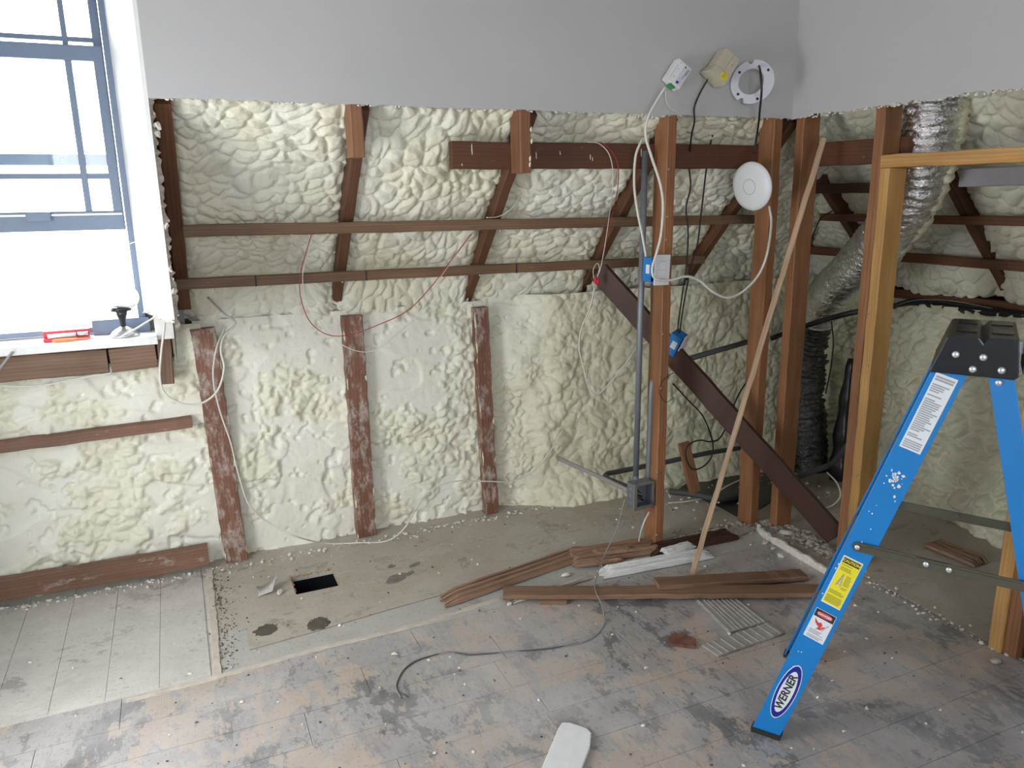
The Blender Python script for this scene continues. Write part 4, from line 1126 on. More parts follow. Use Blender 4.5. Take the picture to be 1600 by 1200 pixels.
def rebase(o, parent):
    o.parent = parent; o.matrix_parent_inverse = Matrix.Translation(parent.location).inverted(); return o
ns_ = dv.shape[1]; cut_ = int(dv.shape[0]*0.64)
def sleeve(name, i0, i1, mat):
    q_ = MB(); V_ = dv[i0:i1+1]; k_ = len(V_)
    q_.add(V_.reshape(-1, 3), [(i*ns_+k, i*ns_+(k+1) % ns_, (i+1)*ns_+(k+1) % ns_, (i+1)*ns_+k) for i in range(k_-1) for k in range(ns_)])
    return rebase(q_.build(name, mat, smooth=True), dct)
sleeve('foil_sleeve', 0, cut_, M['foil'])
sleeve('shaded_foil_sleeve', cut_, dv.shape[0]-1, M['shaded_foil'])['label'] = 'lower length of the duct, shade put into its foil colour'
# cream overspray along one flank
m_ = MB(); nn = dv.shape[1]; rng = random.Random(9)
cen = np.array(dv).mean(axis=1)
# find the ring index facing right and away from the eye, per ring
rowsv = []
for i in range(8, dv.shape[0]-30):
    rel = dv[i]-cen[i]
    toeye = EYE-cen[i]; toeye[2] = 0; toeye /= np.linalg.norm(toeye)
    right = np.array([-toeye[1], toeye[0], 0])
    score = rel@right*1.0+rel@toeye*(-0.30)
    k0 = int(np.argmax(score))
    row_ = []
    for j in range(-5, 6):
        v_ = dv[i, (k0+j) % nn]; rr_ = v_-cen[i]
        h_ = 0.014*math.sin(math.pi*(j+5)/10)+0.010*(float(fbm(np.array([i*0.25]), np.array([j*0.5]), 8, 3)[0])-0.5)
        if abs(j) == 5: h_ = -0.012
        row_.append(v_+rr_/np.linalg.norm(rr_)*(h_+0.004))
    rowsv.append(row_)
R_ = len(rowsv); K_ = 11
m_.add([p for r_ in rowsv for p in r_], [(i*K_+k, i*K_+k+1, (i+1)*K_+k+1, (i+1)*K_+k) for i in range(R_-1) for k in range(K_-1)])
rebase(m_.build('foam_overspray', M['foam'], smooth=True), dct)
# black filler standing for the dark void beside the lower duct
pts = [onX(1335, 555, 3.1), onX(1318, 640, 3.0), onX(1312, 760, 3.0), onX(1275, 765, 3.05), onX(1285, 640, 3.05), onX(1300, 580, 3.05)]
m_ = MB(); A_ = [onX(1330, 560, 3.14), onX(1322, 620, 3.12), onX(1315, 690, 3.10), onX(1310, 750, 3.08)]
m_.tube(spline(A_, 6), [(0.015+0.04*(i/18)**0.8)*(1+0.16*math.sin(i*1.3)) for i in range(19)], 10)
tag(m_.build('shade_filler', M['shade_fill'], smooth=True), 'black filler for the shaded void right of the duct foot', 'shade filler')
m_ = MB(); g0 = np.array([2.705, 2.02, 1.555])
gr = timber('grey_board', 'grey painted board partly buried in foam right of the duct', 'board', (2.780, 2.08, 1.549), (2.780, 0.80, 1.549), 0.066, 0.02, (-1, 0, 0), plain('grey_paint', (0.30, 0.29, 0.31), 0.7), seed=71, segs=16)

# ------------------------------------------------------------------ conduits and boxes
def pipe(name, label, cat, pts, r, mat, parent=None, sub=8, n=10, group=None):
    o = MB().tube(spline(pts, sub), r, n).build(name, mat, parent, smooth=True)
    if label: tag(o, label, cat, group)
    return o
c1t, c1b = onY(1008, 236, 2.66), onY(993, 758, 2.66)
cd = pipe('conduit', 'tall grey conduit rising left of the stud from the junction box', 'conduit', [c1b, c1t], 0.0125, M['pipe'], n=14)
c2 = [onY(1012, 755, 2.66), onY(1015, 680, 2.66), onY(1018, 605, 2.66), onY(1024, 588, 2.68), onY(1036, 572, 2.74)]
pipe('conduit', 'shorter grey conduit bending behind the stud above the junction box', 'conduit', c2, 0.011, M['pipe'], n=14)
for x in (993, 1012):
    p = onY(x, 752, 2.66)
    MB().lathe([(0.0125, 0), (0.018, 0.0), (0.018, 0.02), (0.0145, 0.022), (0.0145, 0.034), (0.0125, 0.036)], 14, Matrix.Translation((p[0], p[1], p[2]-0.01))).build('coupling', M['pipe'], cd, smooth=False)
# junction box: open metal box
p = onY(1006, 774, 2.60)
jb = empty('junction_box', (p[0], 2.60, p[2]), math.radians(4), 'open grey metal junction box on the side of the tall stud', 'junction box')
w_, h_, d_ = 0.050, 0.056, 0.052
m_ = MB()
m_.box((-w_, 0, -h_), (-w_+0.003, d_, h_)); m_.box((w_-0.003, 0, -h_), (w_, d_, h_)); m_.box((-w_, 0, -h_), (w_, d_, -h_+0.003)); m_.box((-w_, 0, h_-0.003), (w_, d_, h_)); m_.box((-w_, d_-0.003, -h_), (w_, d_, h_))
m_.build('box', M['pipe'], jb, bevel=0.001)
m_ = MB()
for lo, hi in (((-w_-0.004, -0.006, -h_-0.004), (-w_+0.012, 0.0, h_+0.004)), ((w_-0.010, -0.006, -h_-0.004), (w_+0.002, 0, h_+0.004)), ((-w_, -0.006, h_-0.008), (w_, 0, h_+0.004)), ((-w_, -0.006, -h_-0.004), (w_, 0, -h_+0.010))): m_.box(lo, hi)
m_.build('flange', M['steel'], jb, bevel=0.001)
for z in (-0.03, 0.0, 0.03):
    MB().lathe([(0.0, 0.002), (0.007, 0.002), (0.007, 0.0)], 14, Matrix.Translation((-w_-0.0, 0.026, z)) @ Matrix.Rotation(math.radians(-90), 4, 'Y')).build('knockout', M['steel'], jb)
rng = random.Random(77)
for i in range(5):
    q = [(rng.uniform(-0.03, 0.03), 0.045, rng.uniform(-0.03, 0.035)), (rng.uniform(-0.03, 0.03), 0.025, rng.uniform(-0.03, 0.02)), (rng.uniform(-0.02, 0.03), 0.012, rng.uniform(-0.035, 0.0))]
    if i == 0: q += [(0.035, -0.01, -0.035), (0.045, -0.02, -0.052)]
    MB().tube(spline(q, 6), 0.0025, 6).build('wire', M['black_cable'] if i != 2 else M['grey_cable'], jb, smooth=True)
MB().tube([(0.043, -0.018, -0.049), (0.046, -0.021, -0.056)], 0.004, 8).build('wire_nut', M['red_plastic'], jb, smooth=True)

pipe('conduit', 'grey conduit slanting out of the foam to the junction box', 'conduit', [onY(872, 716, 3.17), onY(930, 742, 2.92), onY(986, 768, 2.66)], 0.010, M['grey_cable'], n=12)
pipe('conduit', 'dark conduit bending back from the junction box along the eaves wall', 'conduit', [onY(986, 763, 2.70), onY(950, 748, 2.92), onY(948, 741, 2.98), onY(965, 737, 3.0), onY(1040, 722, 3.02), onY(1100, 709, 3.05), onY(1155, 700, 3.08)], 0.0125, M['pipe_dark'], n=12)
pipe('conduit', 'black corrugated conduit lying on the floor behind the tall stud', 'conduit', [onZ(1046, 768, 0.03), onZ(1085, 772, 0.03), onZ(1120, 778, 0.025), onZ(1165, 770, 0.025)], 0.0165, M['pipe_dark'], n=12)
pipe('conduit', 'dark grey conduit slanting between the lower blue box and the corner stud', 'conduit', [onY(1078, 560, 2.73), onY(1172, 533, 2.77)], 0.0125, M['pipe_dark'], n=12)
pipe('conduit', 'black conduit sloping behind the corner studs towards the doorway', 'conduit', [onX(1205, 529, 2.62), onX(1250, 512, 2.75), onX(1325, 490, 2.80), onX(1400, 478, 2.88)], 0.0125, M['black_cable'], n=12)
pipe('conduit', 'dark flexible conduit curving in front of the duct foot', 'conduit', [onX(1240, 748, 2.80), onX(1275, 735, 2.80), onX(1302, 722, 2.82), onX(1325, 695, 2.84)], 0.014, M['pipe_dark'], n=12)

# blue switch boxes
def switchbox(name, label, Mw):
    e = empty(name, (0, 0, 0), 0, label, 'switch box'); e.matrix_world = Mw
    m_ = MB(); hw, hh, dp = 0.036, 0.048, 0.064      # local: plate faces -y, box behind
    m_.box((-hw, 0.008, -hh), (-hw+0.003, dp, hh)); m_.box((hw-0.003, 0.008, -hh), (hw, dp, hh)); m_.box((-hw, 0.008, -hh), (hw, dp, -hh+0.003)); m_.box((-hw, 0.008, hh-0.003), (hw, dp, hh)); m_.box((-hw, dp-0.003, -hh), (hw, dp, hh))
    m_.box((-hw-0.004, 0.012, -hh+0.008), (-hw, 0.03, -hh+0.02)); m_.box((hw-0.012, 0.006, -hh-0.012), (hw-0.002, 0.03, -hh)); m_.box((-0.01, 0.01, -hh-0.008), (0.006, 0.04, -hh))
    bx_ = m_.build('box', M['blue_plastic'], e, bevel=0.0015); bx_.location = (-0.012, 0, 0)
    pl = MB().box((-0.036, 0.0, -0.059), (0.036, 0.006, 0.059)).build('faceplate', M['white_plastic'], e, bevel=0.0025)
    MB().box((-0.016, -0.002, -0.033), (0.016, 0.0, 0.033)).build('rocker', M['white_plastic'], pl, bevel=0.001)
    for z in (-0.034, 0.0, 0.034): MB().box((-0.017, -0.0023, z-0.0006), (0.017, 0.0, z+0.0006)).build('seam', M['grey_ink'], pl)
    MB().box((-hw-0.0006, 0.018, -0.015), (-hw, 0.042, 0.020)).build('sticker', M['paper'], bx_)
    return e
p = onY(1035, 422, 2.525)
switchbox('switch_box', 'blue plastic switch box with white plate fixed to the tall stud', Matrix.Translation((p[0], 2.525, p[2])) @ Matrix.Rotation(math.radians(2), 4, 'Z') @ Matrix.Rotation(math.radians(2), 4, 'Y'))
p = onY(1068, 541, 2.74)
zf = Vector((0.50, -0.72, -0.46)).normalized()      # plate normal (local -y)
yv = -zf; xv = Vector((0.75, 0.55, 0.15)); xv = (xv-yv*xv.dot(yv)).normalized(); zv = xv.cross(yv)
switchbox('switch_box', 'tilted blue box hanging behind the tall stud, plate facing down', Matrix(((xv.x, yv.x, zv.x, p[0]), (xv.y, yv.y, zv.y, p[1]), (xv.z, yv.z, zv.z, p[2]), (0, 0, 0, 1))))

# ------------------------------------------------------------------ devices hanging on the drywall
def hang(name, label, cat, x, y, Y, ang):
    p = onY(x, y, Y)
    e = empty(name, (p[0], Y, p[2]), 0, label, cat); e.rotation_euler = (0, math.radians(ang), 0); return e
e = hang('control_box', 'white electronic box with green terminal hanging on the drywall', 'device', 1058, 117, 2.55, 36)
m_ = MB(); m_.hexa([(-0.034, -0.012, -0.045), (0.030, -0.020, -0.045), (0.034, 0.022, -0.045), (-0.034, 0.022, -0.045)], [(-0.034, -0.012, 0.045), (0.030, -0.020, 0.045), (0.034, 0.022, 0.045), (-0.034, 0.022, 0.045)])
m_.build('case', M['white_plastic'], e, bevel=0.002)
fm = Matrix(((1, 0, 0, 0), (-0.122, 0, -1, -0.0163), (0, 1, 0, 0), (0, 0, 0, 1)))
flat('label', [rect(-0.001, -0.036, 0.028, 0.040)], M['grey_plastic'], fm, e)
flat('label_print', [rect(0.016, -0.008, 0.0175, 0.030), rect(0.021, 0.008, 0.023, 0.034), rect(0.004, 0.031, 0.008, 0.037)], M['ink'], fm @ Matrix.Translation((0, 0, 0.0008)), e)
flat('logo', [[(0.002, -0.034), (0.008, -0.036), (0.013, -0.030), (0.013, -0.024), (0.007, -0.026), (0.003, -0.024)]], M['navy'], fm @ Matrix.Translation((0, 0, 0.0008)), e)
flat('vent_line', [rect(-0.026, -0.030, -0.025, 0.025)]+[ell(0, 0, 0.0022, 0.0022, 10, a, b) for a, b in ((-0.018, 0.037), (-0.015, 0.012), (-0.015, -0.02))], M['grey_ink'], fm, e)
MB().box((-0.010, -0.012, -0.053), (0.014, 0.010, -0.044)).build('terminal_block', M['green'], e, bevel=0.001)
e = hang('motion_sensor', 'beige tapered sensor with a yellow sticker hanging on the drywall', 'sensor', 1126, 104, 2.54, 36)
prof_b = [(-0.044, -0.030), (0.040, -0.030), (0.040, 0.030), (-0.044, 0.030)]
m_ = MB()
m_.hexa([(-0.046, -0.026, -0.058), (0.042, -0.034, -0.058), (0.042, 0.036, -0.058), (-0.046, 0.036, -0.058)], [(-0.034, -0.022, -0.018), (0.040, -0.034, -0.018), (0.040, 0.036, -0.018), (-0.034, 0.036, -0.018)])
m_.hexa([(-0.034, -0.022, -0.018), (0.040, -0.034, -0.018), (0.040, 0.036, -0.018), (-0.034, 0.036, -0.018)], [(-0.030, -0.020, 0.058), (0.036, -0.028, 0.058), (0.036, 0.036, 0.058), (-0.030, 0.036, 0.058)])
m_.build('case', M['beige'], e, bevel=0.003)
fm2 = Matrix(((1, 0, 0, 0), (-0.13, 0, -1, -0.0295), (0, 1, 0, 0), (0, 0, 0, 1)))
flat('front_panel', [[(0.004, -0.052), (0.041, -0.052), (0.036, 0.052), (0.010, 0.052)]], plain('warm_beige', (0.50, 0.44, 0.36), 0.5), fm2, e)
fm3 = fm2 @ Matrix.Translation((0, 0, 0.0012))
flat('yellow_sticker', [ell(0, 0, 0.015, 0.016, 14, 0.016, -0.036)], M['yellow_label'], fm3, e)
flat('sticker_print', [rect(0.006, -0.044+q*0.006, 0.024, -0.042+q*0.006) for q in range(4)], M['olive_ink'], fm3 @ Matrix.Translation((0, 0, 0.0008)), e)
flat('mark', [rect(0.018, 0.012, 0.026, 0.014), rect(0.019, 0.017, 0.025, 0.019), rect(0.020, 0.022, 0.024, 0.0235)], M['grey_ink'], fm3, e)
# mounting ring
p = onY(1171, 129, 2.555)
e = empty('mounting_ring', (p[0], 2.538, p[2]), 0, 'pale grey mounting ring with a black cable through it on the drywall', 'bracket')
e.rotation_euler = (math.radians(90-4), 0, math.radians(-26))
m_ = MB(); n_ = 56
def rr_o(a):
    k = 0.092
    for c0_, wd in ((math.radians(62), 0.10), (math.radians(205), 0.10)):
        dlt = (a-c0_+math.pi) % (2*math.pi)-math.pi
        if abs(dlt) < wd: k = 0.076
    return k
vs = []; 
for i in range(n_):
    a = 2*math.pi*i/n_; ro = rr_o(a)
    xo, yo = ro*math.cos(a), ro*math.sin(a)*0.92
    xi, yi = 0.055*math.cos(a)-0.004, 0.048*math.sin(a)+0.004
    vs += [(xo, yo, 0.004), (xi, yi, 0.004), (xo, yo, -0.005), (xi, yi, -0.005)]
fs = []
for i in range(n_):
    b, c = 4*i, 4*((i+1) % n_)
    fs += [(b, c, c+1, b+1), (b+2, b+3, c+3, c+2), (b, b+2, c+2, c), (b+1, c+1, c+3, b+3)]
rg_ = m_.add(vs, fs).build('ring', M['grey_plastic'], e, bevel=0.001)
rg_.rotation_euler = (0, 0, math.radians(38)); e.scale = (0.94, 0.94, 0.94)
for a, b in ((-0.055, 0.038), (0.062, 0.045), (-0.058, -0.048), (0.022, -0.068)):
    MB().lathe([(0.0, 0.0052), (0.0055, 0.005), (0.006, 0.003)], 12, Matrix.Translation((a, b, 0))).build('screw_hole', M['ink'], e)
# access point disc
p = onX(1176, 291, 2.19)
nz = Vector((-0.97, -0.16, -0.16)).normalized()
xx = Vector((0, 0, 1)).cross(nz).normalized(); yy = nz.cross(xx)
ap = empty('access_point', (0, 0, 0), 0, 'round white wireless disc hanging on its cable beside the corner stud', 'device')
ap.matrix_world = Matrix(((xx.x, yy.x, nz.x, p[0]), (xx.y, yy.y, nz.y, p[1]), (xx.z, yy.z, nz.z, p[2]), (0, 0, 0, 1)))
MB().lathe([(0.0, -0.012), (0.075, -0.012), (0.092, -0.006), (0.098, 0.002), (0.096, 0.008), (0.080, 0.014), (0.055, 0.0185), (0.030, 0.0205), (0.0, 0.021)], 56).build('shell', M['white_plastic'], ap, smooth=True)
MB().lathe([(0.0285, 0.0200), (0.0300, 0.0216), (0.0315, 0.0200)], 40).build('light_ring', M['grey_ink'], ap, smooth=True)

# ------------------------------------------------------------------ cables
def cable(name, label, pts, r, mat, n=7, sub=8, group=None, cat='cable'):
    o = MB().tube(spline(pts, sub), r, n).build(name, mat, smooth=True)
    return tag(o, label, cat, group)
def Yp(l, Y): return [onY(x, y, (Y if len(q) == 0 else q[0])) for x, y, *q in l]
cable('white_cable', 'thick white cable looping from the white box past the switch plate to the disc',
      Yp([(1040, 136), (1026, 158), (1012, 185), (1009, 212), (1018, 245), (1031, 285), (1036, 320), (1033, 365), (1026, 395), (1019, 420), (1024, 435), (1046, 438), (1072, 432), (1092, 438), (1114, 456), (1136, 465), (1160, 456), (1185, 430), (1199, 395), (1205, 350, 2.58), (1202, 322, 2.60)], 2.515), 0.0052, M['white_cable'])
cable('white_cable', 'second white cable hanging left of the tall stud behind the conduit', Yp([(1003, 218), (993, 245), (991, 290), (996, 330), (1003, 365), (1010, 405)], 2.62), 0.005, M['white_cable'])
cable('thin_wire', 'short thin white lead curling from the white box', Yp([(1040, 142), (1041, 158), (1048, 170), (1056, 174)], 2.56), 0.0014, M['white_cable'])
cable('black_cable', 'black cable from the beige sensor running down behind the tall stud',
      Yp([(1106, 124, 2.545), (1094, 145, 2.56), (1085, 168, 2.565), (1085, 190, 2.58), (1080, 215, 2.64), (1077, 260, 2.74), (1079, 292, 2.75), (1072, 325), (1075, 360), (1073, 410), (1066, 460), (1060, 505), (1056, 545)], 2.75), 0.0035, M['black_cable'])
cable('black_cable', 'straight black cable hanging from the drywall edge right of the tall stud',
      Yp([(1123, 180, 2.66), (1110, 225), (1103, 270), (1096, 330), (1090, 380), (1080, 415), (1073, 450), (1066, 490), (1062, 520)], 2.74), 0.0035, M['black_cable'])
cable('black_cable', 'short black cable dropping through the mounting ring',
      Yp([(1186, 103, 2.53), (1188, 112, 2.47), (1190, 140, 2.46), (1187, 175, 2.50), (1185, 195, 2.55), (1182, 215, 2.58), (1178, 240, 2.60)], 2.55), 0.0042, M['black_cable'])
cable('black_cable', 'black cable coiled in a loop near the floor behind the brace',
      Yp([(1052, 600, 2.70), (1075, 625), (1098, 650), (1112, 685), (1113, 710), (1100, 728), (1082, 733), (1072, 715), (1074, 697), (1092, 688), (1110, 690), (1125, 684), (1140, 655), (1150, 625), (1165, 598)], 2.85), 0.0036, M['black_cable'])
cable('thin_wire', 'thin brown wire curled around the tall stud below the brace', Yp([(1052, 582), (1036, 595), (1030, 612), (1040, 628), (1052, 622)], 2.592), 0.0014, M['black_cable'])
cable('black_cable', 'thin black cable arched behind the corner stud and the lath', [onX(x, y, 2.62) for x, y in ((1300, 330), (1282, 342), (1268, 372), (1256, 405), (1248, 430))], 0.0032, M['black_cable'])
cable('black_cable', 'black cable hanging from the sloping conduit beside the duct', [onX(x, y, 2.84) for x, y in ((1299, 502), (1302, 535), (1298, 575), (1290, 615))], 0.0035, M['black_cable'])
# red and white pairs
rw = [(487, 366), (478, 395), (469, 430), (470, 465), (484, 502), (512, 523), (548, 523), (590, 508), (636, 486), (672, 450), (706, 405), (736, 366)]
cable('red_wire', 'thin red wire slung in a loop between the battens near the window', Yp([(x, y) for x, y in rw], 2.945), 0.0018, M['red_wire'], cat='wire')
wwp = [(489, 368), (482, 395), (473, 430), (478, 465), (498, 500), (525, 532), (560, 549), (590, 545), (622, 520), (655, 490), (684, 440), (712, 400), (734, 370)]
cable('thin_wire', 'thin white wire slung under the red one between the battens', Yp([(x, y) for x, y in wwp], 2.950), 0.0016, M['white_cable'], cat='wire')
cable('red_wire', 'thin red wire arching over the dark beam down to the red connectors', Yp([(925, 223, 2.685), (942, 224, 2.68), (958, 240), (966, 262), (965, 295), (957, 335, 2.90), (948, 375, 2.92), (940, 412, 2.95), (934, 432, 2.96)], 2.68), 0.0018, M['red_wire'], cat='wire')
cable('thin_wire', 'thin white wire arching over the dark beam down to the red connectors', Yp([(918, 222, 2.685), (935, 224, 2.68), (950, 238), (957, 262), (957, 300), (951, 345, 2.90), (944, 390, 2.92), (938, 420, 2.95), (932, 434, 2.96)], 2.678), 0.0018, M['white_cable'], cat='wire')
wn = empty('wire_connector', tuple(onY(932, 438, 2.955)), 0, 'small red wire connectors at the top of the diagonal brace', 'connector')
for dx, dz, a in ((-0.006, 0.004, 0.2), (0.006, -0.004, -0.2)):
    MB().tube([(dx, 0, dz+0.014), (dx+0.004*a, 0, dz), (dx+0.006*a, 0, dz-0.018)], [0.0055, 0.0075, 0.005], 10).build('cap', M['red_plastic'], wn, smooth=True)
MB().tube(spline([(-0.012, 0.004, 0.01), (-0.016, 0.0, 0.05), (0.004, 0.0, 0.075), (0.014, 0.0, 0.05), (0.006, 0.004, 0.01)], 6), 0.0016, 6).build('loop', M['white_cable'], wn, smooth=True)
cable('white_cable', 'thin white cable dangling from the red connectors in front of the foam', Yp([(929, 450, 2.95), (922, 480), (908, 515), (905, 545), (912, 575), (920, 605), (932, 617), (945, 607), (965, 585), (985, 558), (1000, 540), (1022, 530, 2.8)], 2.98), 0.0034, M['white_cable'])
cable('thin_wire', 'thin grey wire beside the dangling white cable', Yp([(936, 452), (942, 470), (935, 490), (925, 530), (920, 570), (915, 610)], 2.99), 0.0013, M['grey_cable'], cat='wire')
cable('thin_wire', 'pale wire stub across the second rafter above the upper batten', Yp([(760, 340, 2.93), (780, 338), (800, 325), (815, 300), (830, 275)], 2.95), 0.0022, M['white_cable'], cat='wire')
# window side cables
cable('grey_cable', 'thick pale cable hanging beside the window and looping under the stool', Yp([(240, 400, 2.90), (250, 430, 2.93), (258, 470), (257, 510), (252, 550), (250, 590), (258, 615), (285, 631), (315, 630), (340, 610), (350, 575), (345, 548), (350, 525), (368, 505), (350, 490), (325, 465, 3.2)], 3.10), 0.0042, M['white_cable'])
cable('white_cable', 'white cable running down the first eaves stud and across the floor edge', Yp([(352, 510, 3.22), (338, 545), (333, 590), (343, 640), (360, 690), (371, 735), (390, 790), (425, 820), (462, 838, 3.16)], 3.215)+[onZ(x, y, 0.006) for x, y in ((510, 849), (560, 848), (605, 845))]+Yp([(632, 825, 3.10), (650, 795, 3.15), (668, 770, 3.17), (705, 753, 3.18), (760, 752, 3.19), (800, 752, 3.2), (835, 735, 3.2), (860, 705, 3.2), (880, 670, 3.22)], 3.2), 0.0034, M['white_cable'])
cable('white_cable', 'white cable crossing the window stool behind the lamp to the plaster block', Yp([(188, 527, 3.15), (215, 512, 3.15), (250, 490, 3.14)], 3.15), 0.0038, M['white_cable'])
cable('grey_cable', 'grey cable end leaning on the rough sill at the left edge', Yp([(-12, 592), (4, 570), (20, 549)], 3.12), 0.005, M['grey_cable'])
cable('white_cable', 'white cable lying along the top of the foam under the rough sill', Yp([(-10, 602), (40, 604), (80, 600), (130, 590), (175, 583)], 3.215), 0.0035, M['white_cable'])
cable('thin_wire', 'thin white wire tied across the window jamb', Yp([(175, 402, 3.28), (205, 380, 3.25), (222, 379, 3.1), (240, 377, 2.75)], 3.2), 0.0018, M['white_cable'], cat='wire')
# floor wires
fw = [onY(977, 778, 2.62), onY(962, 830, 2.60), onY(943, 870, 2.55), onZ(931, 906, 0.03), onZ(931, 925, 0.045), onZ(940, 945, 0.03), onZ(944, 975, 0.003), onZ(925, 997, 0.003), onZ(890, 1008, 0.003), onZ(840, 1014, 0.003), onZ(780, 1020, 0.003), onZ(720, 1019, 0.003), onZ(680, 1023, 0.003), onZ(645, 1034, 0.003), onZ(626, 1054, 0.003), onZ(619, 1074, 0.003), onZ(626, 1090, 0.003)]
cable('floor_wire', 'thin wire trailing from the junction box across the floor', fw, 0.0022, M['grey_cable'], cat='wire')
cable('floor_wire', 'second thin dark strand ending in a fork on the floor', [onZ(x, y, 0.0035) for x, y in ((905, 1004), (860, 1013), (800, 1018), (735, 1023), (702, 1019), (660, 1029), (636, 1042), (624, 1058), (620, 1076), (636, 1089))], 0.002, M['pipe_dark'], cat='wire')
cable('white_cable', 'short white cable curving up from the floor left of the tall stud', [onY(1014, 800, 2.60), onY(1004, 822, 2.58), onZ(997, 852, 0.004)], 0.004, M['white_cable'])
cable('white_cable', 'white cable on the floor behind the tall stud with a foam crumb on it', [onZ(1044, 786, 0.01), onZ(1075, 783, 0.008), onZ(1110, 775, 0.012), onZ(1135, 760, 0.05), onZ(1160, 748, 0.05)], 0.004, M['white_cable'])
cable('white_cable', 'white cable loop on the floor beside the duct foot', [onX(x, y, 2.80) for x, y in ((1292, 738), (1308, 755), (1313, 775), (1300, 790), (1280, 794), (1262, 785))], 0.004, M['white_cable'])
cable('thin_wire', 'thin pale wire lying along the right wall plate', [onX(x, y, 3.29) for x, y in ((1398, 478), (1425, 470), (1460, 468), (1500, 472), (1550, 482))], 0.002, M['grey_cable'], cat='wire')

# ------------------------------------------------------------------ boards and debris on the floor
def slab(name, label, cat, outline, z0, th, mat, bevel=0.0015, parent=None, group=None, tilt=None):
    """flat piece from a floor outline (pixels -> floor points)"""
    P = [onZ(x, y, z0) for x, y in outline]; c = sum(P)/len(P)
    k = len(P); m_ = MB()
    vs = [(p[0]-c[0], p[1]-c[1], 0) for p in P]
    m_.add(vs+[(a, b, th) for a, b, _ in vs], [tuple(reversed(range(k))), tuple(range(k, 2*k))]+[(i, (i+1) % k, (i+1) % k+k, i+k) for i in range(k)])
    o = m_.build(name, mat, parent, bevel=bevel); o.location = (c[0], c[1], z0)
    if tilt: o.rotation_euler = tilt
    if label: tag(o, label, cat, group)
    return o
a, b = onZ(788, 931, 0.02), onZ(1300, 927, 0.02)
lb = timber('old_board', 'long old brown board lying on the floor in front of the lath', 'board', (a[0], a[1]+0.01, 0.026), (b[0], b[1]+0.01, 0.026), 0.075, 0.020, (0, 0, 1), M['oldboard'], seed=81, segs=30, warp=0.002)
MB().box((0.14, -0.045, -0.026), (0.24, 0.03, -0.010)).build('cleat', M['oldboard'], lb)
a, b = onZ(1030, 926, 0.02), onZ(1262, 899, 0.02)
timber('old_board', 'shorter old board with a notch lying behind the long one', 'board', (a[0], a[1]+0.02, 0.048), (b[0], b[1]+0.02, 0.013), 0.07, 0.020, (0, 0, 1), M['oldboard'], seed=82, segs=16, warp=0.002)
def ragged(name, label, cat, p0, p1, w, th, mat, seed, z=0.004, group=None, taper=0.3):
    """a split strip of wood: sawn sides, torn ends, loose layers on top"""
    rng = random.Random(seed); p0, p1 = Vector((p0[0], p0[1], z)), Vector((p1[0], p1[1], z))
    ax = (p1-p0); L = ax.length; ax.normalize(); sd = Vector((-ax.y, ax.x, 0))
    m_ = MB()
    k = 7; n = 12; cuts = [-0.5+i/k for i in range(k+1)]
    # lengthwise fibres bundles of unequal length and height
    for q in range(k):
        x0 = L*rng.uniform(0, 0.05); x1 = L*(1-rng.uniform(0, taper)**1.0*abs(rng.random()))
        hq = th*rng.uniform(0.65, 1.1); a, b_ = cuts[q]*w, cuts[q+1]*w+0.0006
        vs = []
        for i in range(n+1):
            t = i/n; x = x0+(x1-x0)*t
            h = hq*(1+rng.uniform(-0.08, 0.08)); tip = 0.25 if i in (0, n) else 1
            c_ = (a+b_)/2; hw_ = (b_-a)/2*(0.4+0.6*tip); wob = rng.uniform(-0.0012, 0.0012)
            vs += [(x, c_-hw_+wob, 0), (x, c_+hw_+wob, 0), (x, c_+hw_*0.9+wob, h*tip), (x, c_-hw_*0.9+wob, h*tip*rng.uniform(0.9, 1.05))]
        m_.add(vs, [(4*i+j, 4*i+4+j, 4*i+4+(j+1) % 4, 4*i+(j+1) % 4) for i in range(n) for j in range(4)]+[(0, 1, 2, 3), tuple(4*n+j for j in (3, 2, 1, 0))])
    # a few lifted splinters
    for q in range(4):
        x = L*rng.uniform(0.1, 0.8); y = w*rng.uniform(-0.4, 0.4); l_ = rng.uniform(0.03, 0.10)
        m_.tube([(x, y, th*0.9), (x+l_*0.5, y+rng.uniform(-0.004, 0.004), th*1.1), (x+l_, y+rng.uniform(-0.012, 0.012), th*1.15)], [0.002, 0.0018, 0.0005], 4)
    o = m_.build(name, mat)
    o.matrix_world = Matrix(((ax.x, sd.x, 0, p0.x), (ax.y, sd.y, 0, p0.y), (0, 0, 1, p0.z), (0, 0, 0, 1)))
    return tag(o, label, cat, group)
ragged('broken_board', 'long splintered board reaching left over the plywood edge', 'board', onZ(686, 945), onZ(925, 862), 0.085, 0.022, M['splinter'], 1, taper=0.05)
ragged('broken_board', 'dark rotten plank remnant running to the foot of the tall stud', 'board', onZ(880, 880), onZ(1034, 856), 0.10, 0.030, M['splinter'], 2, taper=0.08)
ragged('broken_board', 'dark plate remnant between the tall stud and the corner', 'board', onZ(1010, 868), onZ(1150, 838), 0.075, 0.030, M['brace'], 3, taper=0.1)
ragged('broken_board', 'small split strip lying under the white painted piece', 'board', onZ(895, 888), onZ(975, 880), 0.035, 0.020, M['splinter'], 4, z=0.012)
ragged('broken_board', 'flat torn chip in front of the splintered boards', 'board', onZ(925, 874), onZ(990, 868), 0.05, 0.012, M['splinter'], 5, z=0.03)
ragged('broken_board', 'thin grey sliver lying towards the corner', 'board', onZ(1098, 852), onZ(1178, 826), 0.045, 0.018, M['rubble'], 6)
ragged('painted_trim', 'broken length of white painted trim lying by the lath foot', 'trim piece', onZ(936, 901), onZ(1112, 868), 0.065, 0.026, M['white_paint'], 7, taper=0.12)
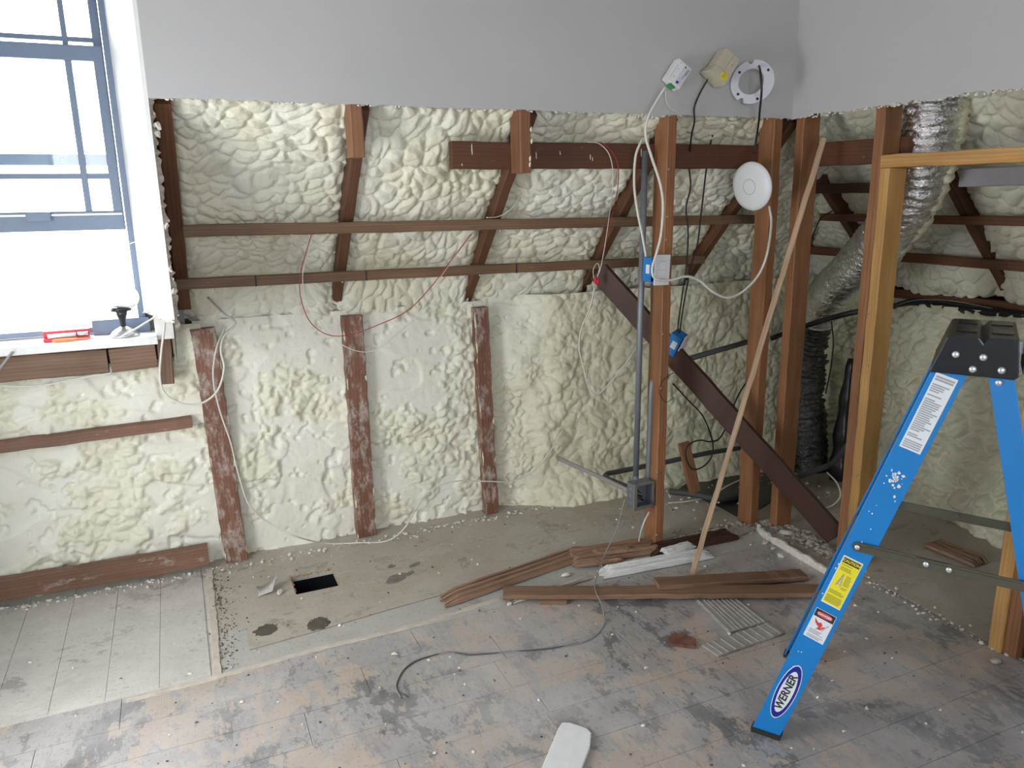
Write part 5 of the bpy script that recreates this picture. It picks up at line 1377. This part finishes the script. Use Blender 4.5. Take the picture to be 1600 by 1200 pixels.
ragged('painted_trim', 'white painted sliver propped on the trim beside the lath', 'trim piece', onZ(1035, 874), onZ(1084, 860), 0.05, 0.012, M['white_paint'], 8, z=0.026, taper=0.2)
ragged('painted_trim', 'thin pale stick between the splintered board and the trim', 'trim piece', onZ(800, 944), onZ(925, 903), 0.018, 0.012, M['edge_strip'], 9, taper=0.1)
ragged('broken_board', 'brown rotten piece on the crawl space floor behind the ladder', 'board', onZ(1450, 850), onZ(1535, 885), 0.09, 0.02, M['splinter'], 10, taper=0.1)
# ribbed floor tile pieces
def tile(label, outline, seed):
    o = slab('ribbed_tile', label, 'tile', outline, 0.0008, 0.006, M['flooring_bit'])
    P = [onZ(x, y, 0.0008) for x, y in outline]; c = sum(P)/len(P)
    # ribs follow the same slanting direction on both pieces
    a0, a1, b0, b1 = (P[0]-c, P[3]-c, P[1]-c, P[2]-c)
    m_ = MB()
    for i in range(9):
        t = (i+0.5)/9+random.Random(seed+i).uniform(-0.02, 0.02)
        q0 = a0+(b0-a0)*t; q1 = a1+(b1-a1)*t; dr = (b0-a0); dr = dr/np.linalg.norm(dr)*0.0035
        m_.hexa([(*(q0-dr)[:2], 0.005), (*(q0+dr)[:2], 0.005), (*(q1+dr)[:2], 0.005), (*(q1-dr)[:2], 0.005)], [(*(q0-dr*0.5)[:2], 0.0082), (*(q0+dr*0.5)[:2], 0.0082), (*(q1+dr*0.5)[:2], 0.0082), (*(q1-dr*0.5)[:2], 0.0082)])
    m_.build('ribs', M['flooring_bit'], o)
tile('ribbed grey tile piece half under the long board', [(1088, 940), (1153, 938), (1198, 973), (1138, 990)], 1)
tile('ribbed grey tile strip nearest the ladder foot', [(1097, 1010), (1200, 974), (1226, 991), (1122, 1027)], 2)
slab('plaster_board', 'white board offcut lying at the bottom edge of the view', 'board', [(842, 1215), (872, 1143), (878, 1134), (890, 1134), (917, 1143), (924, 1150), (922, 1172), (905, 1215)], 0.0008, 0.012, M['white_paint'], bevel=0.003)
# reddish scrap
bs = slab('brick_scrap', 'dark reddish scrap lying on the bare floor', 'scrap', [(1043, 1000), (1055, 992), (1072, 996), (1087, 1001), (1087, 1014), (1066, 1012), (1045, 1009)], 0.0008, 0.010, plain('rust_scrap', (0.17, 0.07, 0.05), 0.9, var=0.6, scale=30), bevel=0.002)
# drywall remnant standing along the right wall line
pts = [onZ(x, y) for x, y in ((1184, 828), (1195, 840), (1225, 858), (1258, 878), (1292, 898))]
P = spline(pts, 6); m_ = MB(); rng = random.Random(13); vs = []
for p in P:
    h = 0.030+rng.uniform(-0.006, 0.006)
    vs += [(p[0]-0.007, p[1], 0), (p[0]+0.007, p[1], 0), (p[0]+0.006, p[1], h), (p[0]-0.006, p[1], h+rng.uniform(-0.003, 0.003))]
m_.add(vs, [(4*i+j, 4*i+4+j, 4*i+4+(j+1) % 4, 4*i+(j+1) % 4) for i in range(len(P)-1) for j in range(4)]+[(0, 1, 2, 3), tuple(4*(len(P)-1)+j for j in (3, 2, 1, 0))])
tag(m_.build('drywall_remnant', M['gypsum']), 'pale broken drywall edge left standing along the right wall line', 'drywall strip')
# plaster chunks big enough to pick out
rng = random.Random(17)
CH = [MB().chunk((0, 0, 0), 1.0, 0.7, random.Random(i)).mesh('plaster_chunk', M['gypsum']) for i in range(4)]
for x, y, r_, l in ((1196, 850, 0.016, 'plaster chunk just left of the standing drywall edge by the corner'), (1219, 870, 0.018, 'larger plaster chunk on the floor left of the standing drywall edge'), (1207, 858, 0.013, 'plaster chunk touching the standing drywall edge'),
                    (1115, 833, 0.017, 'pale plaster chunk right of the lath near the corner'), (885, 900, 0.02, 'white plaster lump beside the splintered board'), (797, 945, 0.012, 'white plaster lump just below the left end of the long board'),
                    (1228, 836, 0.03, 'flat rubble lump on the wall line right of the corner'), (1555, 1036, 0.018, 'white plaster flake at the foot of the yellow stud'), (1247, 893, 0.012, 'small plaster flake on the floor above the short board'), (618, 1023, 0.011, 'white flake on the floor left of the wire bend'), (438, 927, 0.016, 'white foam crumb beside the square hole')):
    p = onZ(x, y); o = bpy.data.objects.new('plaster_chunk', CH[rng.randrange(4)]); link(o)
    o.location = (p[0], p[1], r_*0.42); o.scale = (r_, r_, r_*0.8); o.rotation_euler = (0, 0, rng.uniform(0, 6)); tag(o, l, 'plaster chunk', 'loose plaster chunks')
# crumbs, uncountable
def scatter(name, label, mat, n, fn, rr_, seed, sq=0.7):
    rng = random.Random(seed); m_ = MB()
    for i in range(n):
        x, y = fn(rng); r_ = rr_(rng)
        if hx0-0.01 < x < hx1+0.01 and hy0-0.01 < y < hy1+0.01: continue
        m_.chunk((x, y, r_*sq*0.45), r_, sq, rng)
    return tag(m_.build(name, mat), label, 'debris', None, 'stuff')
scatter('foam_crumbs', 'pale foam crumbs strewn over the floors', M['gypsum'], 420, lambda r: (r.uniform(-0.6, 2.3), r.uniform(1.0, 3.2)), lambda r: 0.0015+0.006*r.random()**4, 1)
scatter('wall_foot_crumbs', 'crumbs piled along the foot of the eaves wall', M['gypsum'], 700, lambda r: (r.uniform(-1.0, 2.6), 3.235-abs(r.gauss(0, 0.03))), lambda r: 0.002+0.008*r.random()**3, 2)
scatter('dark_crumbs', 'dark splinters and dirt strewn on the floors', M['dirt'], 420, lambda r: (r.uniform(-0.3, 2.3), r.uniform(1.2, 3.2)), lambda r: 0.001+0.004*r.random()**3, 3)
scatter('wall_line_rubble', 'grey rubble along the torn-out wall plate by the tall stud', M['rubble'], 420, lambda r: (r.uniform(1.75, 2.42), r.gauss(2.60, 0.04)), lambda r: 0.003+0.012*r.random()**2, 4)
scatter('doorway_rubble', 'grey rubble along the right wall line up to the doorway', M['rubble'], 420, lambda r: (r.gauss(2.45, 0.03), r.uniform(2.15, 2.62)), lambda r: 0.003+0.014*r.random()**2, 5)
scatter('threshold_crumbs', 'crumbs along the doorway edge behind the ladder', M['gypsum'], 170, lambda r: (r.gauss(2.40, 0.022), r.uniform(1.42, 2.1)), lambda r: 0.0012+0.007*r.random()**4, 6)
scatter('corner_litter', 'white litter in the dark back corner behind the studs', M['gypsum'], 170, lambda r: (r.uniform(2.1, 3.0), r.uniform(2.7, 3.1)), lambda r: 0.002+0.010*r.random()**3, 7)
scatter('plywood_dirt', 'brown dirt along the pale wall line left of the hole', M['dirt'], 380, lambda r: (abs(r.gauss(0.01, 0.04)), r.uniform(2.45, 3.2)), lambda r: 0.001+0.0035*r.random()**2, 8)
m_ = slab('corner_shade_sheet', 'black sheet for litter and shade on the back corner floor', 'shade sheet', [(1120, 790), (1060, 765), (1085, 748), (1180, 738), (1230, 745), (1220, 775), (1160, 812)], 0.001, 0.004, M['shade_fill'], bevel=0.001)  # black patch for the litter and the shadow on the corner floor
